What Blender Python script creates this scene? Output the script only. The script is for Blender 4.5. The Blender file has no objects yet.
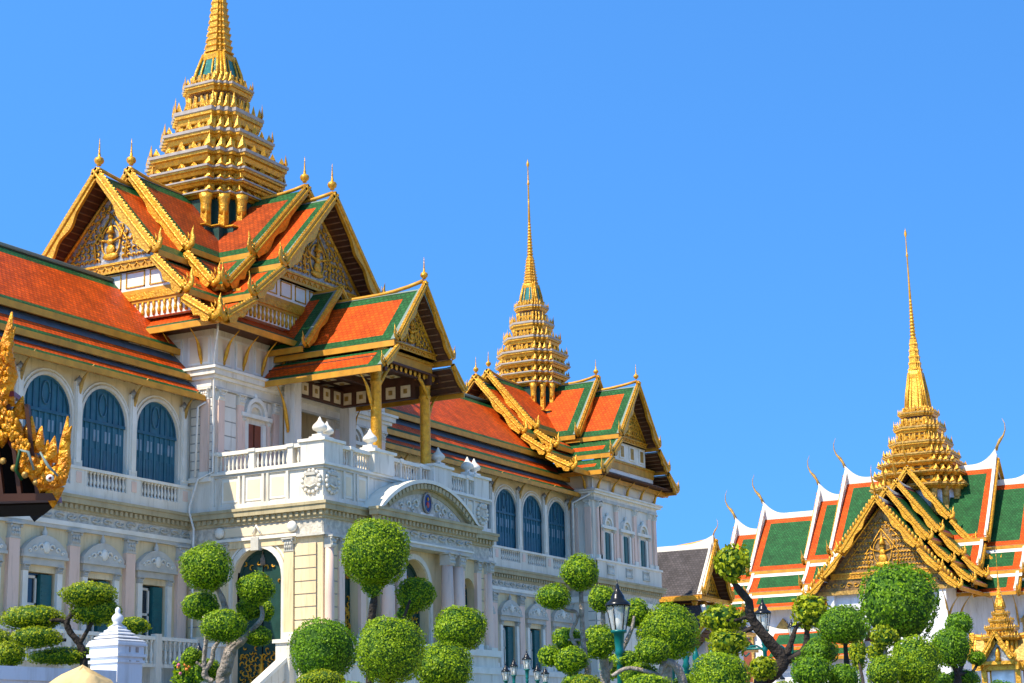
import bpy, math, random
from math import sin, cos, pi, radians, sqrt
from mathutils import Vector, Matrix
random.seed(7)
S = bpy.context.scene
COL = S.collection
# ------------------------------------------------------------------ camera, sky, sun, exposure
EYE_GROUND = -1.6            # the eye is at z = 0, the ground 1.6 m below it
F_PX, YAW, PITCH, ROLL = 1838.4, radians(28.324), radians(12.991), radians(-1.278)
cam_d = bpy.data.cameras.new('camera'); cam = bpy.data.objects.new('camera', cam_d); COL.objects.link(cam)
S.camera = cam
fw = Vector((cos(PITCH)*cos(YAW), cos(PITCH)*sin(YAW), sin(PITCH)))
rt0 = Vector((sin(YAW), -cos(YAW), 0)); up0 = rt0.cross(fw)
RT = rt0*cos(ROLL) + up0*sin(ROLL); UP = -rt0*sin(ROLL) + up0*cos(ROLL)
cam.matrix_world = Matrix(((RT.x, UP.x, -fw.x, 0), (RT.y, UP.y, -fw.y, 0), (RT.z, UP.z, -fw.z, 0), (0, 0, 0, 1)))
cam_d.sensor_width = 36.0; cam_d.lens = F_PX/1024*36.0; cam_d.clip_start = 0.1; cam_d.clip_end = 6000

SUN_EL, SUN_AZ = radians(50), radians(22)      # azimuth measured from -X towards +Y
sv = Vector((-cos(SUN_EL)*cos(SUN_AZ), cos(SUN_EL)*sin(SUN_AZ), sin(SUN_EL)))
w = bpy.data.worlds.new('World'); S.world = w; w.use_nodes = True
nt = w.node_tree; bg = nt.nodes['Background']
sky = nt.nodes.new('ShaderNodeTexSky'); sky.sky_type = 'NISHITA'; sky.sun_disc = False
sky.sun_elevation = SUN_EL; sky.sun_rotation = math.atan2(sv.x, sv.y)
sky.air_density = 1.0; sky.dust_density = 0.4; sky.ozone_density = 3.0
tint = nt.nodes.new('ShaderNodeMix'); tint.data_type = 'RGBA'; tint.blend_type = 'MULTIPLY'
tint.inputs[0].default_value = 1.0; tint.inputs[7].default_value = (0.69, 1.46, 2.0, 1)
tcw = nt.nodes.new('ShaderNodeTexCoord'); mpw = nt.nodes.new('ShaderNodeMapping'); mpw.inputs['Location'].default_value = (0, 0, 0.35)
nt.links.new(tcw.outputs['Generated'], mpw.inputs[0]); nt.links.new(mpw.outputs[0], sky.inputs[0])
nt.links.new(sky.outputs[0], tint.inputs[6]); sz = nt.nodes.new('ShaderNodeSeparateXYZ'); nt.links.new(tcw.outputs['Generated'], sz.inputs[0])
zr_ = nt.nodes.new('ShaderNodeMapRange'); zr_.inputs[1].default_value = 0.42; zr_.inputs[2].default_value = 0.85; zr_.inputs[3].default_value = 0.0; zr_.inputs[4].default_value = 1.0
zr_.interpolation_type = 'SMOOTHSTEP'; nt.links.new(sz.outputs[2], zr_.inputs[0])
zm = nt.nodes.new('ShaderNodeMix'); zm.data_type = 'RGBA'; zm.blend_type = 'MULTIPLY'; zm.inputs[0].default_value = 1.0
zenith_warm = nt.nodes.new('ShaderNodeMix'); zenith_warm.data_type = 'RGBA'; zenith_warm.inputs[6].default_value = (1, 1, 1, 1); zenith_warm.inputs[7].default_value = (1.4, 0.70, 0.40, 1)  # unseen overhead sky, warmth added so shaded walls turn less blue
nt.links.new(zr_.outputs[0], zenith_warm.inputs[0])
nt.links.new(tint.outputs[2], zm.inputs[6]); nt.links.new(zenith_warm.outputs[2], zm.inputs[7]); nt.links.new(zm.outputs[2], bg.inputs[0])
bg.inputs[1].default_value = 0.125
sd = bpy.data.lights.new('sun', 'SUN'); sd.energy = 4.6; sd.angle = radians(0.5); sd.color = (1.0, 0.89, 0.72)
so = bpy.data.objects.new('sun', sd); COL.objects.link(so)
so.rotation_euler = sv.to_track_quat('Z', 'Y').to_euler()
S.view_settings.view_transform = 'Standard'; S.view_settings.look = 'None'
S.view_settings.exposure = 0.66; S.view_settings.gamma = 1.0; S.view_settings.use_curve_mapping = False
S.render.engine = 'CYCLES'

# ------------------------------------------------------------------ placing helpers
def ray(x, y): return RT*(x-512) + UP*(341.5-y) + fw*F_PX
def at(x, y, dist):                     # a point seen at pixel (x, y) so many metres in front of the lens
    d = ray(x, y); return d*(dist/F_PX)
def m_per_px(dist): return dist/F_PX

# ------------------------------------------------------------------ materials
MATS = {}
def mat(name, col, rough=0.6, metal=0.0, var=0.12, vscale=3.0, bump=0.0, bscale=20.0, spec=0.4, col2=None, coords='Object', streak=False):
    m = bpy.data.materials.new(name); m.use_nodes = True; n = m.node_tree; L = n.links
    b = n.nodes['Principled BSDF']; b.inputs['Roughness'].default_value = rough; b.inputs['Metallic'].default_value = metal
    b.inputs['Specular IOR Level'].default_value = spec
    tc = n.nodes.new('ShaderNodeTexCoord')
    no = n.nodes.new('ShaderNodeTexNoise'); no.inputs['Scale'].default_value = vscale; no.inputs['Detail'].default_value = 6
    if streak:
        mp = n.nodes.new('ShaderNodeMapping'); mp.inputs['Scale'].default_value = (1, 1, 0.18)
        L.new(tc.outputs[coords], mp.inputs[0]); L.new(mp.outputs[0], no.inputs['Vector'])
    else: L.new(tc.outputs[coords], no.inputs['Vector'])
    mx = n.nodes.new('ShaderNodeMix'); mx.data_type = 'RGBA'
    c2 = col2 or tuple(min(1, c*(1+var)) for c in col)
    c1 = col if col2 else tuple(c*(1-var) for c in col)
    mx.inputs[6].default_value = (*c1, 1); mx.inputs[7].default_value = (*c2, 1)
    rp = n.nodes.new('ShaderNodeMapRange'); rp.inputs[1].default_value = 0.35; rp.inputs[2].default_value = 0.65
    L.new(no.outputs[0], rp.inputs[0]); L.new(rp.outputs[0], mx.inputs[0])
    if streak:                              # rain streaks and grime
        mp2 = n.nodes.new('ShaderNodeMapping'); mp2.inputs['Scale'].default_value = (3.2, 3.2, 0.35); L.new(tc.outputs[coords], mp2.inputs[0])
        n3 = n.nodes.new('ShaderNodeTexNoise'); n3.inputs['Scale'].default_value = 1.6; n3.inputs['Detail'].default_value = 8; n3.inputs['Roughness'].default_value = 0.7; L.new(mp2.outputs[0], n3.inputs['Vector'])
        r3 = n.nodes.new('ShaderNodeMapRange'); r3.inputs[1].default_value = 0.52; r3.inputs[2].default_value = 0.72; r3.inputs[3].default_value = 0.0; r3.inputs[4].default_value = 0.75; L.new(n3.outputs[0], r3.inputs[0])
        m3 = n.nodes.new('ShaderNodeMix'); m3.data_type = 'RGBA'; m3.inputs[7].default_value = (*[c*f for c, f in zip(col, (.62, .58, .52))], 1)
        L.new(r3.outputs[0], m3.inputs[0]); L.new(mx.outputs[2], m3.inputs[6]); L.new(m3.outputs[2], b.inputs['Base Color'])
    else: L.new(mx.outputs[2], b.inputs['Base Color'])
    if bump:
        n2 = n.nodes.new('ShaderNodeTexNoise'); n2.inputs['Scale'].default_value = bscale; n2.inputs['Detail'].default_value = 3
        L.new(tc.outputs[coords], n2.inputs['Vector'])
        bp = n.nodes.new('ShaderNodeBump'); bp.inputs['Strength'].default_value = bump; bp.inputs['Distance'].default_value = 0.05
        L.new(n2.outputs[0], bp.inputs['Height']); L.new(bp.outputs[0], b.inputs['Normal'])
    MATS[name] = m; return m
def tile_mat(name, col, dark=0.5, rough=0.55, sx=0.24, sy=0.2):
    """glazed roof tiles: rows and joints from metric UVs"""
    m = bpy.data.materials.new(name); m.use_nodes = True; n = m.node_tree; L = n.links
    b = n.nodes['Principled BSDF']; b.inputs['Roughness'].default_value = rough; b.inputs['Specular IOR Level'].default_value = 0.18
    uv = n.nodes.new('ShaderNodeUVMap'); br = n.nodes.new('ShaderNodeTexBrick')
    br.inputs['Scale'].default_value = 1.0; br.inputs['Brick Width'].default_value = sx; br.inputs['Row Height'].default_value = sy
    br.inputs['Mortar Size'].default_value = 0.028; br.inputs['Mortar Smooth'].default_value = 0.6
    br.inputs['Color1'].default_value = (*[c*0.72 for c in col], 1); br.inputs['Color2'].default_value = (*[min(1, c*1.16) for c in col], 1)
    br.inputs['Mortar'].default_value = (*[c*dark for c in col], 1)
    L.new(uv.outputs[0], br.inputs['Vector'])
    no = n.nodes.new('ShaderNodeTexNoise'); no.inputs['Scale'].default_value = 0.9; no.inputs['Detail'].default_value = 5
    L.new(uv.outputs[0], no.inputs['Vector'])
    mr = n.nodes.new('ShaderNodeMapRange'); mr.inputs[1].default_value = .3; mr.inputs[2].default_value = .7; mr.inputs[3].default_value = .68; mr.inputs[4].default_value = 1.12
    L.new(no.outputs[0], mr.inputs[0])
    mx = n.nodes.new('ShaderNodeMix'); mx.data_type = 'RGBA'; mx.blend_type = 'MULTIPLY'; mx.inputs[0].default_value = 1
    L.new(br.outputs[0], mx.inputs[6]); L.new(mr.outputs[0], mx.inputs[7]); L.new(mx.outputs[2], b.inputs['Base Color'])
    bp = n.nodes.new('ShaderNodeBump'); bp.inputs['Strength'].default_value = 0.5; bp.inputs['Distance'].default_value = 0.03; bp.invert = True
    L.new(br.outputs['Fac'], bp.inputs['Height']); L.new(bp.outputs[0], b.inputs['Normal'])
    MATS[name] = m; return m
def leaf_mat(name, c1, c2):
    m = bpy.data.materials.new(name); m.use_nodes = True; n = m.node_tree; L = n.links
    b = n.nodes['Principled BSDF']; b.inputs['Roughness'].default_value = 0.5; b.inputs['Specular IOR Level'].default_value = 0.25
    at_ = n.nodes.new('ShaderNodeAttribute'); at_.attribute_name = 'leaf_tone'
    mx = n.nodes.new('ShaderNodeMix'); mx.data_type = 'RGBA'
    mx.inputs[6].default_value = (*c1, 1); mx.inputs[7].default_value = (*c2, 1)
    L.new(at_.outputs['Fac'], mx.inputs[0]); L.new(mx.outputs[2], b.inputs['Base Color'])
    tr = n.nodes.new('ShaderNodeBsdfTranslucent'); L.new(mx.outputs[2], tr.inputs[0])
    ms = n.nodes.new('ShaderNodeMixShader'); ms.inputs[0].default_value = 0.3
    out = n.nodes['Material Output']; L.new(b.outputs[0], ms.inputs[1]); L.new(tr.outputs[0], ms.inputs[2]); L.new(ms.outputs[0], out.inputs[0])
    MATS[name] = m; return m

mat('gold', (0.52, 0.24, 0.014), col2=(0.76, 0.38, 0.022), rough=0.36, metal=0.34, vscale=5, bump=0.8, bscale=11, spec=0.5)
mat('gold_fine', (0.50, 0.22, 0.012), col2=(0.86, 0.45, 0.03), rough=0.36, metal=0.3, vscale=8, bump=0.9, bscale=14, spec=0.5)
mat('gold_flat', (0.60, 0.28, 0.025), rough=0.45, metal=0.2, var=0.16, vscale=2)
mat('gold_orange', (0.62, 0.20, 0.004), col2=(0.95, 0.42, 0.015), rough=0.34, metal=0.15, vscale=14, bump=0.9, bscale=30)
mat('gold_dark', (0.42, 0.25, 0.06), rough=0.5, metal=0.3, var=0.3, vscale=5, bump=0.7, bscale=10)
mat('white', (0.66, 0.61, 0.51), col2=(0.79, 0.745, 0.65), rough=0.6, vscale=1.3, streak=True)
mat('white_trim', (0.72, 0.68, 0.58), col2=(0.84, 0.80, 0.71), rough=0.55, vscale=1.6)
mat('cream', (0.68, 0.53, 0.31), col2=(0.80, 0.64, 0.39), rough=0.7, vscale=1.1, streak=True)
mat('cream_panel', (0.80, 0.66, 0.46), rough=0.7, var=0.06, vscale=1)
mat('pink', (0.80, 0.57, 0.45), rough=0.5, var=0.08, vscale=0.8, streak=True)
mat('stone_grey', (0.52, 0.50, 0.44), rough=0.75, var=0.10, vscale=2, bump=0.3, bscale=10)
mat('relief', (0.54, 0.50, 0.42), rough=0.8, var=0.22, vscale=5, bump=1.0, bscale=7)
mat('cornice', (0.44, 0.37, 0.22), rough=0.75, var=0.14, vscale=1.2, streak=True)
mat('joint', (0.34, 0.34, 0.33), rough=0.8)
mat('blue_shutter', (0.024, 0.125, 0.18), rough=0.45, var=0.10, vscale=3)
mat('blue_shutter_light', (0.05, 0.16, 0.24), rough=0.5)
mat('blue_rail', (0.015, 0.10, 0.16), rough=0.5)
mat('pane_dim', (0.22, 0.30, 0.36), rough=0.3)
mat('green_shutter', (0.012, 0.11, 0.115), rough=0.5)
mat('dark_glass', (0.015, 0.03, 0.045), rough=0.12, spec=0.6)
mat('dark', (0.010, 0.007, 0.006), rough=0.9, spec=0.1)
mat('brown_door', (0.22, 0.05, 0.015), rough=0.4)
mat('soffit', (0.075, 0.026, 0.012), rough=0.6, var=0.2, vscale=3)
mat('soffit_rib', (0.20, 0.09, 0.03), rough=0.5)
mat('coffer', (0.70, 0.56, 0.36), rough=0.6)
mat('teal_glass', (0.03, 0.17, 0.15), rough=0.25, metal=0.1, var=0.2, vscale=4)
mat('rim_grey', (0.36, 0.31, 0.27), rough=0.5)
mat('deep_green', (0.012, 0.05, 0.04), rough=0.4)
mat('mosaic', (0.36, 0.34, 0.31), rough=0.25, metal=0.3, var=0.45, vscale=5, bump=0.6, bscale=12)
mat('mosaic_brown', (0.26, 0.15, 0.05), rough=0.35, metal=0.35, var=0.5, vscale=3, bump=0.9, bscale=8)
mat('silver_white', (0.66, 0.66, 0.70), rough=0.3, metal=0.2, var=0.2, vscale=3)
mat('plum', (0.20, 0.045, 0.06), rough=0.5)
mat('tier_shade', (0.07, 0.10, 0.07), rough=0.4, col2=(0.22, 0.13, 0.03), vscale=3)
mat('maroon', (0.16, 0.012, 0.014), rough=0.4)
mat('lead', (0.07, 0.10, 0.125), rough=0.5, var=0.2)
mat('pipe', (0.74, 0.71, 0.65), rough=0.4)
mat('iron_green', (0.0, 0.13, 0.12), rough=0.35, metal=0.1, var=0.1)
mat('iron_black', (0.012, 0.015, 0.022), rough=0.25, metal=0.2)
g_ = mat('lamp_glass', (0.75, 0.76, 0.70), rough=0.08, spec=0.8)
_n = g_.node_tree; _t = _n.nodes.new('ShaderNodeBsdfTransparent'); _m = _n.nodes.new('ShaderNodeMixShader'); _m.inputs[0].default_value = 0.35
_n.links.new(_t.outputs[0], _m.inputs[1]); _n.links.new(_n.nodes['Principled BSDF'].outputs[0], _m.inputs[2]); _n.links.new(_m.outputs[0], _n.nodes['Material Output'].inputs[0])
mat('bulb', (0.85, 0.85, 0.78), rough=0.4)
mat('emblem_blue', (0.02, 0.03, 0.16), rough=0.3)
mat('emblem_red', (0.45, 0.05, 0.04), rough=0.4)
mat('bark_grey', (0.30, 0.25, 0.21), rough=0.9, var=0.35, vscale=9, bump=1.0, bscale=22)
mat('bark_dark', (0.035, 0.026, 0.02), rough=0.9, var=0.4, vscale=9, bump=1.0, bscale=22)
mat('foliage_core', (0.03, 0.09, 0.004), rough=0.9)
mat('boulder', (0.66, 0.47, 0.22), rough=0.85, var=0.12, vscale=4, bump=0.6, bscale=6)
mat('garden_white', (0.72, 0.73, 0.76), rough=0.6, var=0.09, vscale=1.5, bump=0.1, bscale=12, streak=True)
mat('weather', (0.40, 0.33, 0.29), rough=0.8, var=0.25)
mat('grass', (0.05, 0.11, 0.02), rough=0.9, var=0.3, vscale=2, bump=0.5)
mat('paving', (0.52, 0.44, 0.32), rough=0.85, var=0.1, vscale=1.0, bump=0.2, bscale=6)
mat('asphalt', (0.06, 0.06, 0.062), rough=0.9, var=0.15, vscale=3, bump=0.3, bscale=30)
mat('petal_pink', (0.60, 0.12, 0.22), rough=0.6); mat('petal_orange', (0.75, 0.22, 0.03), rough=0.6)
tile_mat('tile_orange', (0.74, 0.088, 0.004)); tile_mat('tile_green', (0.018, 0.115, 0.032), rough=0.5)
tile_mat('tile_pale', (0.42, 0.56, 0.50)); tile_mat('tile_grey', (0.075, 0.066, 0.072)); tile_mat('tile_orange_dark', (0.42, 0.06, 0.006))  # last one: the orange tile in a darker tone, for inner tower roofs
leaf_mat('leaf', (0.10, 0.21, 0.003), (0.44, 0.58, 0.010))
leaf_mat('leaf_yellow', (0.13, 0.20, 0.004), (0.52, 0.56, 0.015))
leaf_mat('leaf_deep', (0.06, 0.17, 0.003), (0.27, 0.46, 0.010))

# ------------------------------------------------------------------ mesh collector
class Fr:
    """local frame: a along, o outward, z up"""
    def __init__(s, org, a, o): s.org = Vector(org); s.a = Vector(a); s.o = Vector(o); s.z = Vector((0, 0, 1))
    def __call__(s, a, o, z): return s.org + s.a*a + s.o*o + s.z*z
WORLD = Fr((0, 0, 0), (1, 0, 0), (0, 1, 0))
class MB:
    def __init__(s, fr=None): s.v = []; s.f = []; s.m = []; s.uv = []; s.names = []; s.fr = fr or WORLD; s.smooth = []
    def mi(s, name):
        if name not in s.names: s.names.append(name)
        return s.names.index(name)
    def face(s, pts, m, uv=None, world=False, sm=False):
        i = len(s.v); s.v += [Vector(p) if world else s.fr(*p) for p in pts]
        s.f.append(tuple(range(i, i+len(pts)))); s.m.append(s.mi(m)); s.uv.append(uv or [(0, 0)]*len(pts)); s.smooth.append(sm)
    def idx(s, pts, faces, m, world=False, sm=False):
        i = len(s.v); s.v += [Vector(p) if world else s.fr(*p) for p in pts]; k = s.mi(m)
        for f in faces: s.f.append(tuple(i+j for j in f)); s.m.append(k); s.uv.append([(0, 0)]*len(f)); s.smooth.append(sm)
    def box(s, a0, a1, o0, o1, z0, z1, m):
        p = [(a, o, z) for z in (z0, z1) for o in (o0, o1) for a in (a0, a1)]
        s.idx(p, [(0, 1, 3, 2), (4, 6, 7, 5), (0, 4, 5, 1), (2, 3, 7, 6), (0, 2, 6, 4), (1, 5, 7, 3)], m)
    def lathe(s, c, prof, m, seg=12, sm=True, world=False, ph=0.0):
        p = []; n = len(prof)
        for r, z in prof:
            for k in range(seg):
                t = 2*pi*k/seg+ph; p.append((c[0]+r*cos(t), c[1]+r*sin(t), c[2]+z))
        f = [(j*seg+k, j*seg+(k+1) % seg, (j+1)*seg+(k+1) % seg, (j+1)*seg+k) for j in range(n-1) for k in range(seg)]
        f.append(tuple(range(seg))[::-1]); f.append(tuple((n-1)*seg+k for k in range(seg)))
        s.idx(p, f, m, world, sm)
    def tube(s, pts, rad, m, seg=6, world=False, sm=True, flat=None):
        P = [Vector(p) if world else s.fr(*p) for p in pts]; n = len(P)
        if not hasattr(rad, '__len__'): rad = [rad]*n
        ring = []; prev = None
        for i in range(n):
            t = (P[min(i+1, n-1)]-P[max(i-1, 0)]).normalized()
            if prev is None: prev = t.orthogonal().normalized()
            prev = (prev - t*prev.dot(t)).normalized(); b = t.cross(prev)
            for k in range(seg):
                q = 2*pi*k/seg; d = prev*cos(q)+b*sin(q)
                if flat: d = d - flat*d.dot(flat)*0.6
                ring.append(P[i]+d*rad[i])
        f = [(j*seg+k, j*seg+(k+1) % seg, (j+1)*seg+(k+1) % seg, (j+1)*seg+k) for j in range(n-1) for k in range(seg)]
        f.append(tuple(range(seg))[::-1]); f.append(tuple((n-1)*seg+k for k in range(seg)))
        s.idx(ring, f, m, True, sm)
    def slab(s, poly, m, thick_vec, m_side=None, world=True):
        """polygon extruded by a vector"""
        P = [Vector(p) if world else s.fr(*p) for p in poly]; t = Vector(thick_vec); n = len(P)
        s.idx(P, [tuple(range(n))], m, True); s.idx([p+t for p in P], [tuple(range(n))[::-1]], m_side or m, True)
        s.idx(P+[p+t for p in P], [(i, (i+1) % n, n+(i+1) % n, n+i) for i in range(n)], m_side or m, True)
    def blob(s, c, r, m, seg=8, rings=5, world=True, jit=0.0):
        p = []; rx, ry, rz = r if hasattr(r, '__len__') else (r, r, r)
        for j in range(rings+1):
            th = pi*j/rings
            for k in range(seg):
                q = 2*pi*k/seg; e = 1+random.uniform(-jit, jit)
                p.append((c[0]+rx*sin(th)*cos(q)*e, c[1]+ry*sin(th)*sin(q)*e, c[2]+rz*cos(th)*e))
        f = [(j*seg+k, (j+1)*seg+k, (j+1)*seg+(k+1) % seg, j*seg+(k+1) % seg) for j in range(rings) for k in range(seg)]
        s.idx(p, f, m, world, True)
    def build(s, name, parent=None, loc=None):
        me = bpy.data.meshes.new(name); off = Vector(loc) if loc is not None else Vector((0, 0, 0))
        me.from_pydata([tuple(v-off) for v in s.v], [], s.f)
        for n_ in s.names: me.materials.append(MATS[n_])
        me.polygons.foreach_set('material_index', s.m); me.polygons.foreach_set('use_smooth', s.smooth)
        u = me.uv_layers.new(name='UVMap'); flat = [c for q in s.uv for t in q for c in t]
        u.data.foreach_set('uv', flat); me.update()
        o = bpy.data.objects.new(name, me); COL.objects.link(o)
        if loc is not None: o.location = off
        if parent is not None:
            o.parent = parent; root = parent
            o.matrix_parent_inverse = wm(parent).inverted()
        return o
def wm(o):
    m = Matrix.Translation(o.location) @ o.rotation_euler.to_matrix().to_4x4()
    return (wm(o.parent) @ o.matrix_parent_inverse @ m) if o.parent else m
def thing(name, label, cat, loc=(0, 0, 0), group=None):
    o = bpy.data.objects.new(name, None); COL.objects.link(o); o.location = loc; o.empty_display_size = 0.3
    o['label'] = label; o['category'] = cat
    if group: o['group'] = group
    return o
def tag(o, label, cat, group=None):
    o['label'] = label; o['category'] = cat
    if group: o['group'] = group
    return o

# ------------------------------------------------------------------ ground
def sheet(name, x0, y0, x1, y1, z, m):
    b = MB(); b.face([(x0, y0, z), (x1, y0, z), (x1, y1, z), (x0, y1, z)], m)
    o = b.build(name); o['kind'] = 'structure'; return o
sheet('ground', -3000, -3000, 3000, 3000, EYE_GROUND, 'paving')
sheet('road', -40, 2, 200, 9, EYE_GROUND+0.004, 'asphalt')
lb = MB(); lb.box(6, 125, 11, 37, EYE_GROUND+0.002, EYE_GROUND+0.12, 'grass'); o = lb.build('lawn'); o['kind'] = 'structure'
lb = MB()
for (a, b_, c, d) in ((5.8, 125.2, 10.8, 11.0), (5.8, 125.2, 37.0, 37.2), (5.8, 6.0, 11.0, 37.0), (125.0, 125.2, 11.0, 37.0)):
    lb.box(a, b_, c, d, EYE_GROUND, EYE_GROUND+0.15, 'stone_grey')
o = lb.build('kerb'); o['kind'] = 'structure'

# ------------------------------------------------------------------ facade pieces
def arch_pts(cu, hw, spring, n=14):
    return [(cu-hw*cos(pi*k/n), spring+hw*sin(pi*k/n)) for k in range(n+1)]
def arch_panel(b, a0, a1, z0, z1, cu, hw, sill, spring, m, depth=0.35, o=0.0, mr=None):
    """front face of a wall bay with an arched opening and its reveal"""
    mr = mr or m; P = arch_pts(cu, hw, spring)
    b.face([(a0, o, z0), (cu-hw, o, z0), (cu-hw, o, spring), (cu-hw, o, z1), (a0, o, z1)], m)
    b.face([(cu+hw, o, z0), (a1, o, z0), (a1, o, z1), (cu+hw, o, z1), (cu+hw, o, spring)], m)
    if sill > z0: b.face([(cu-hw, o, z0), (cu+hw, o, z0), (cu+hw, o, sill), (cu-hw, o, sill)], m)
    for i in range(len(P)-1):
        (x0, y0), (x1, y1) = P[i], P[i+1]
        b.face([(x0, o, y0), (x1, o, y1), (x1, o, z1), (x0, o, z1)], m)
        b.face([(x0, o, y0), (x0, o-depth, y0), (x1, o-depth, y1), (x1, o, y1)], mr)
    b.face([(cu-hw, o, sill), (cu-hw, o-depth, sill), (cu-hw, o-depth, spring), (cu-hw, o, spring)], mr)
    b.face([(cu+hw, o, sill), (cu+hw, o, spring), (cu+hw, o-depth, spring), (cu+hw, o-depth, sill)], mr)
    b.face([(cu-hw, o, sill), (cu+hw, o, sill), (cu+hw, o-depth, sill), (cu-hw, o-depth, sill)], mr)
def rect_panel(b, a0, a1, z0, z1, c0, c1, s0, s1, m, depth=0.35, o=0.0):
    for q in ((a0, c0, z0, z1), (c1, a1, z0, z1), (c0, c1, z0, s0), (c0, c1, s1, z1)):
        if q[1] > q[0] and q[3] > q[2]: b.face([(q[0], o, q[2]), (q[1], o, q[2]), (q[1], o, q[3]), (q[0], o, q[3])], m)
    b.face([(c0, o, s0), (c0, o-depth, s0), (c0, o-depth, s1), (c0, o, s1)], m)
    b.face([(c1, o, s0), (c1, o, s1), (c1, o-depth, s1), (c1, o-depth, s0)], m)
    b.face([(c0, o, s1), (c0, o-depth, s1), (c1, o-depth, s1), (c1, o, s1)], m)
    b.face([(c0, o, s0), (c1, o, s0), (c1, o-depth, s0), (c0, o-depth, s0)], m)
def archivolt(b, cu, r0, r1, spring, o0, o1, m, n=14, legs=None):
    A = arch_pts(cu, r0, spring, n); B = arch_pts(cu, r1, spring, n)
    if legs is not None:
        A = [(cu-r0, legs)]+A+[(cu+r0, legs)]; B = [(cu-r1, legs)]+B+[(cu+r1, legs)]
    for i in range(len(A)-1):
        a, a2, c, c2 = A[i], A[i+1], B[i], B[i+1]
        b.face([(a[0], o1, a[1]), (a2[0], o1, a2[1]), (c2[0], o1, c2[1]), (c[0], o1, c[1])], m)
        b.face([(c[0], o1, c[1]), (c2[0], o1, c2[1]), (c2[0], o0, c2[1]), (c[0], o0, c[1])], m)
        b.face([(a[0], o0, a[1]), (a2[0], o0, a2[1]), (a2[0], o1, a2[1]), (a[0], o1, a[1])], m)
def baluster_row(b, a0, a1, o, z0, z1, pitch, m, r=0.07):
    n = max(1, int((a1-a0)/pitch)); h = z1-z0
    for k in range(n):
        x = a0+(k+.5)*(a1-a0)/n
        b.lathe((x, o, z0), [(r*.9, 0), (r*.9, h*.08), (r*.45, h*.14), (r, h*.38), (r*.45, h*.68), (r*.4, h*.86), (r*.9, h*.92), (r*.9, h)], m, seg=6)
def capital(b, a, o, hw, z0, z1, m, d=0.0):
    """corinthian-like capital: bell, two rows of leaves, volutes, abacus"""
    h = z1-z0; out = o
    b.box(a-hw*.86, a+hw*.86, out-.02, out+d*.9+.05, z0, z0+h*.86, m)
    for row, (n, zz) in enumerate(((4, .08), (3, .38))):
        for k in range(n):
            x = a-hw*.8+(k+.5)*hw*1.6/n
            b.blob((x, out+d*.9+.07, z0+h*(zz+.14)), (hw*.8/n, .05, h*.17), m, 6, 4, world=False)
    for sg in (-1, 1): b.blob((a+sg*hw*.95, out+d*.9+.08, z0+h*.76), (hw*.2, .07, h*.13), m, 6, 4, world=False)
    b.box(a-hw*1.18, a+hw*1.18, out, out+d+.14, z0+h*.88, z1, m)
def pilaster(b, a, o, hw, z0, z1, m='pink', capz=0.55, d=0.16, capm='stone_grey', base='white_trim', round_=False):
    if round_:
        b.lathe((a, o, z0), [(hw*1.25, 0), (hw*1.25, .12), (hw*1.05, .2), (hw, .28), (hw, (z1-z0)*.4), (hw*.88, z1-z0-capz)], m, seg=14)
        b.box(a-hw*1.4, a+hw*1.4, o-hw*1.4, o+hw*1.4, z0-.02, z0+.13, base)
        capital(b, a, o-hw*.7, hw, z1-capz, z1, capm, d=hw*1.6)
    else:
        b.box(a-hw, a+hw, o, o+d, z0+.25, z1-capz, m)
        b.box(a-hw*1.2, a+hw*1.2, o, o+d+.06, z0, z0+.25, base)
        b.box(a-hw*1.06, a+hw*1.06, o, o+d+.03, z1-capz-.06, z1-capz+.0, capm)
        capital(b, a, o, hw, z1-capz, z1, capm, d)
def dentils(b, a0, a1, o0, z0, z1, m, pitch=0.30):
    n = int((a1-a0)/pitch)
    for k in range(n):
        x = a0+(k+.5)*(a1-a0)/n
        b.box(x-pitch*.24, x+pitch*.24, o0, o0+.10, z0, z1, m)
def cornice(b, a0, a1, zt, m='cornice', pj=0.5, ends=(0, 0), o=0.0):
    """stepped moulding with dentils, top at zt; a0/a1 may be lengthened by pj at free ends"""
    e0, e1 = ends
    def bx(p, z0, z1, mm): b.box(a0-(p if e0 else 0), a1+(p if e1 else 0), o-0.1, o+p, z0, z1, mm)
    bx(pj*.30, zt-.66, zt-.56, m); bx(pj*.38, zt-.56, zt-.34, m); bx(pj*.86, zt-.34, zt-.12, m); bx(pj, zt-.12, zt, m)
    dentils(b, a0-(pj*.5 if e0 else 0), a1+(pj*.5 if e1 else 0), o+pj*.38, zt-.54, zt-.36, m)
def relief_row(b, a0, a1, o, zc, h, m, pitch=0.55):
    """shallow scrolled relief"""
    n = max(1, int((a1-a0)/pitch))
    for k in range(n):
        x = a0+(k+.5)*(a1-a0)/n; sg = 1 if k % 2 else -1
        pts = [(x+pitch*.42*cos(t)*(1-t/9), o+.02, zc+sg*h*.4*sin(t)*(1-t/9)) for t in [j*.9 for j in range(7)]]
        b.tube(pts, [.045]*7, m, seg=4)

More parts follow.
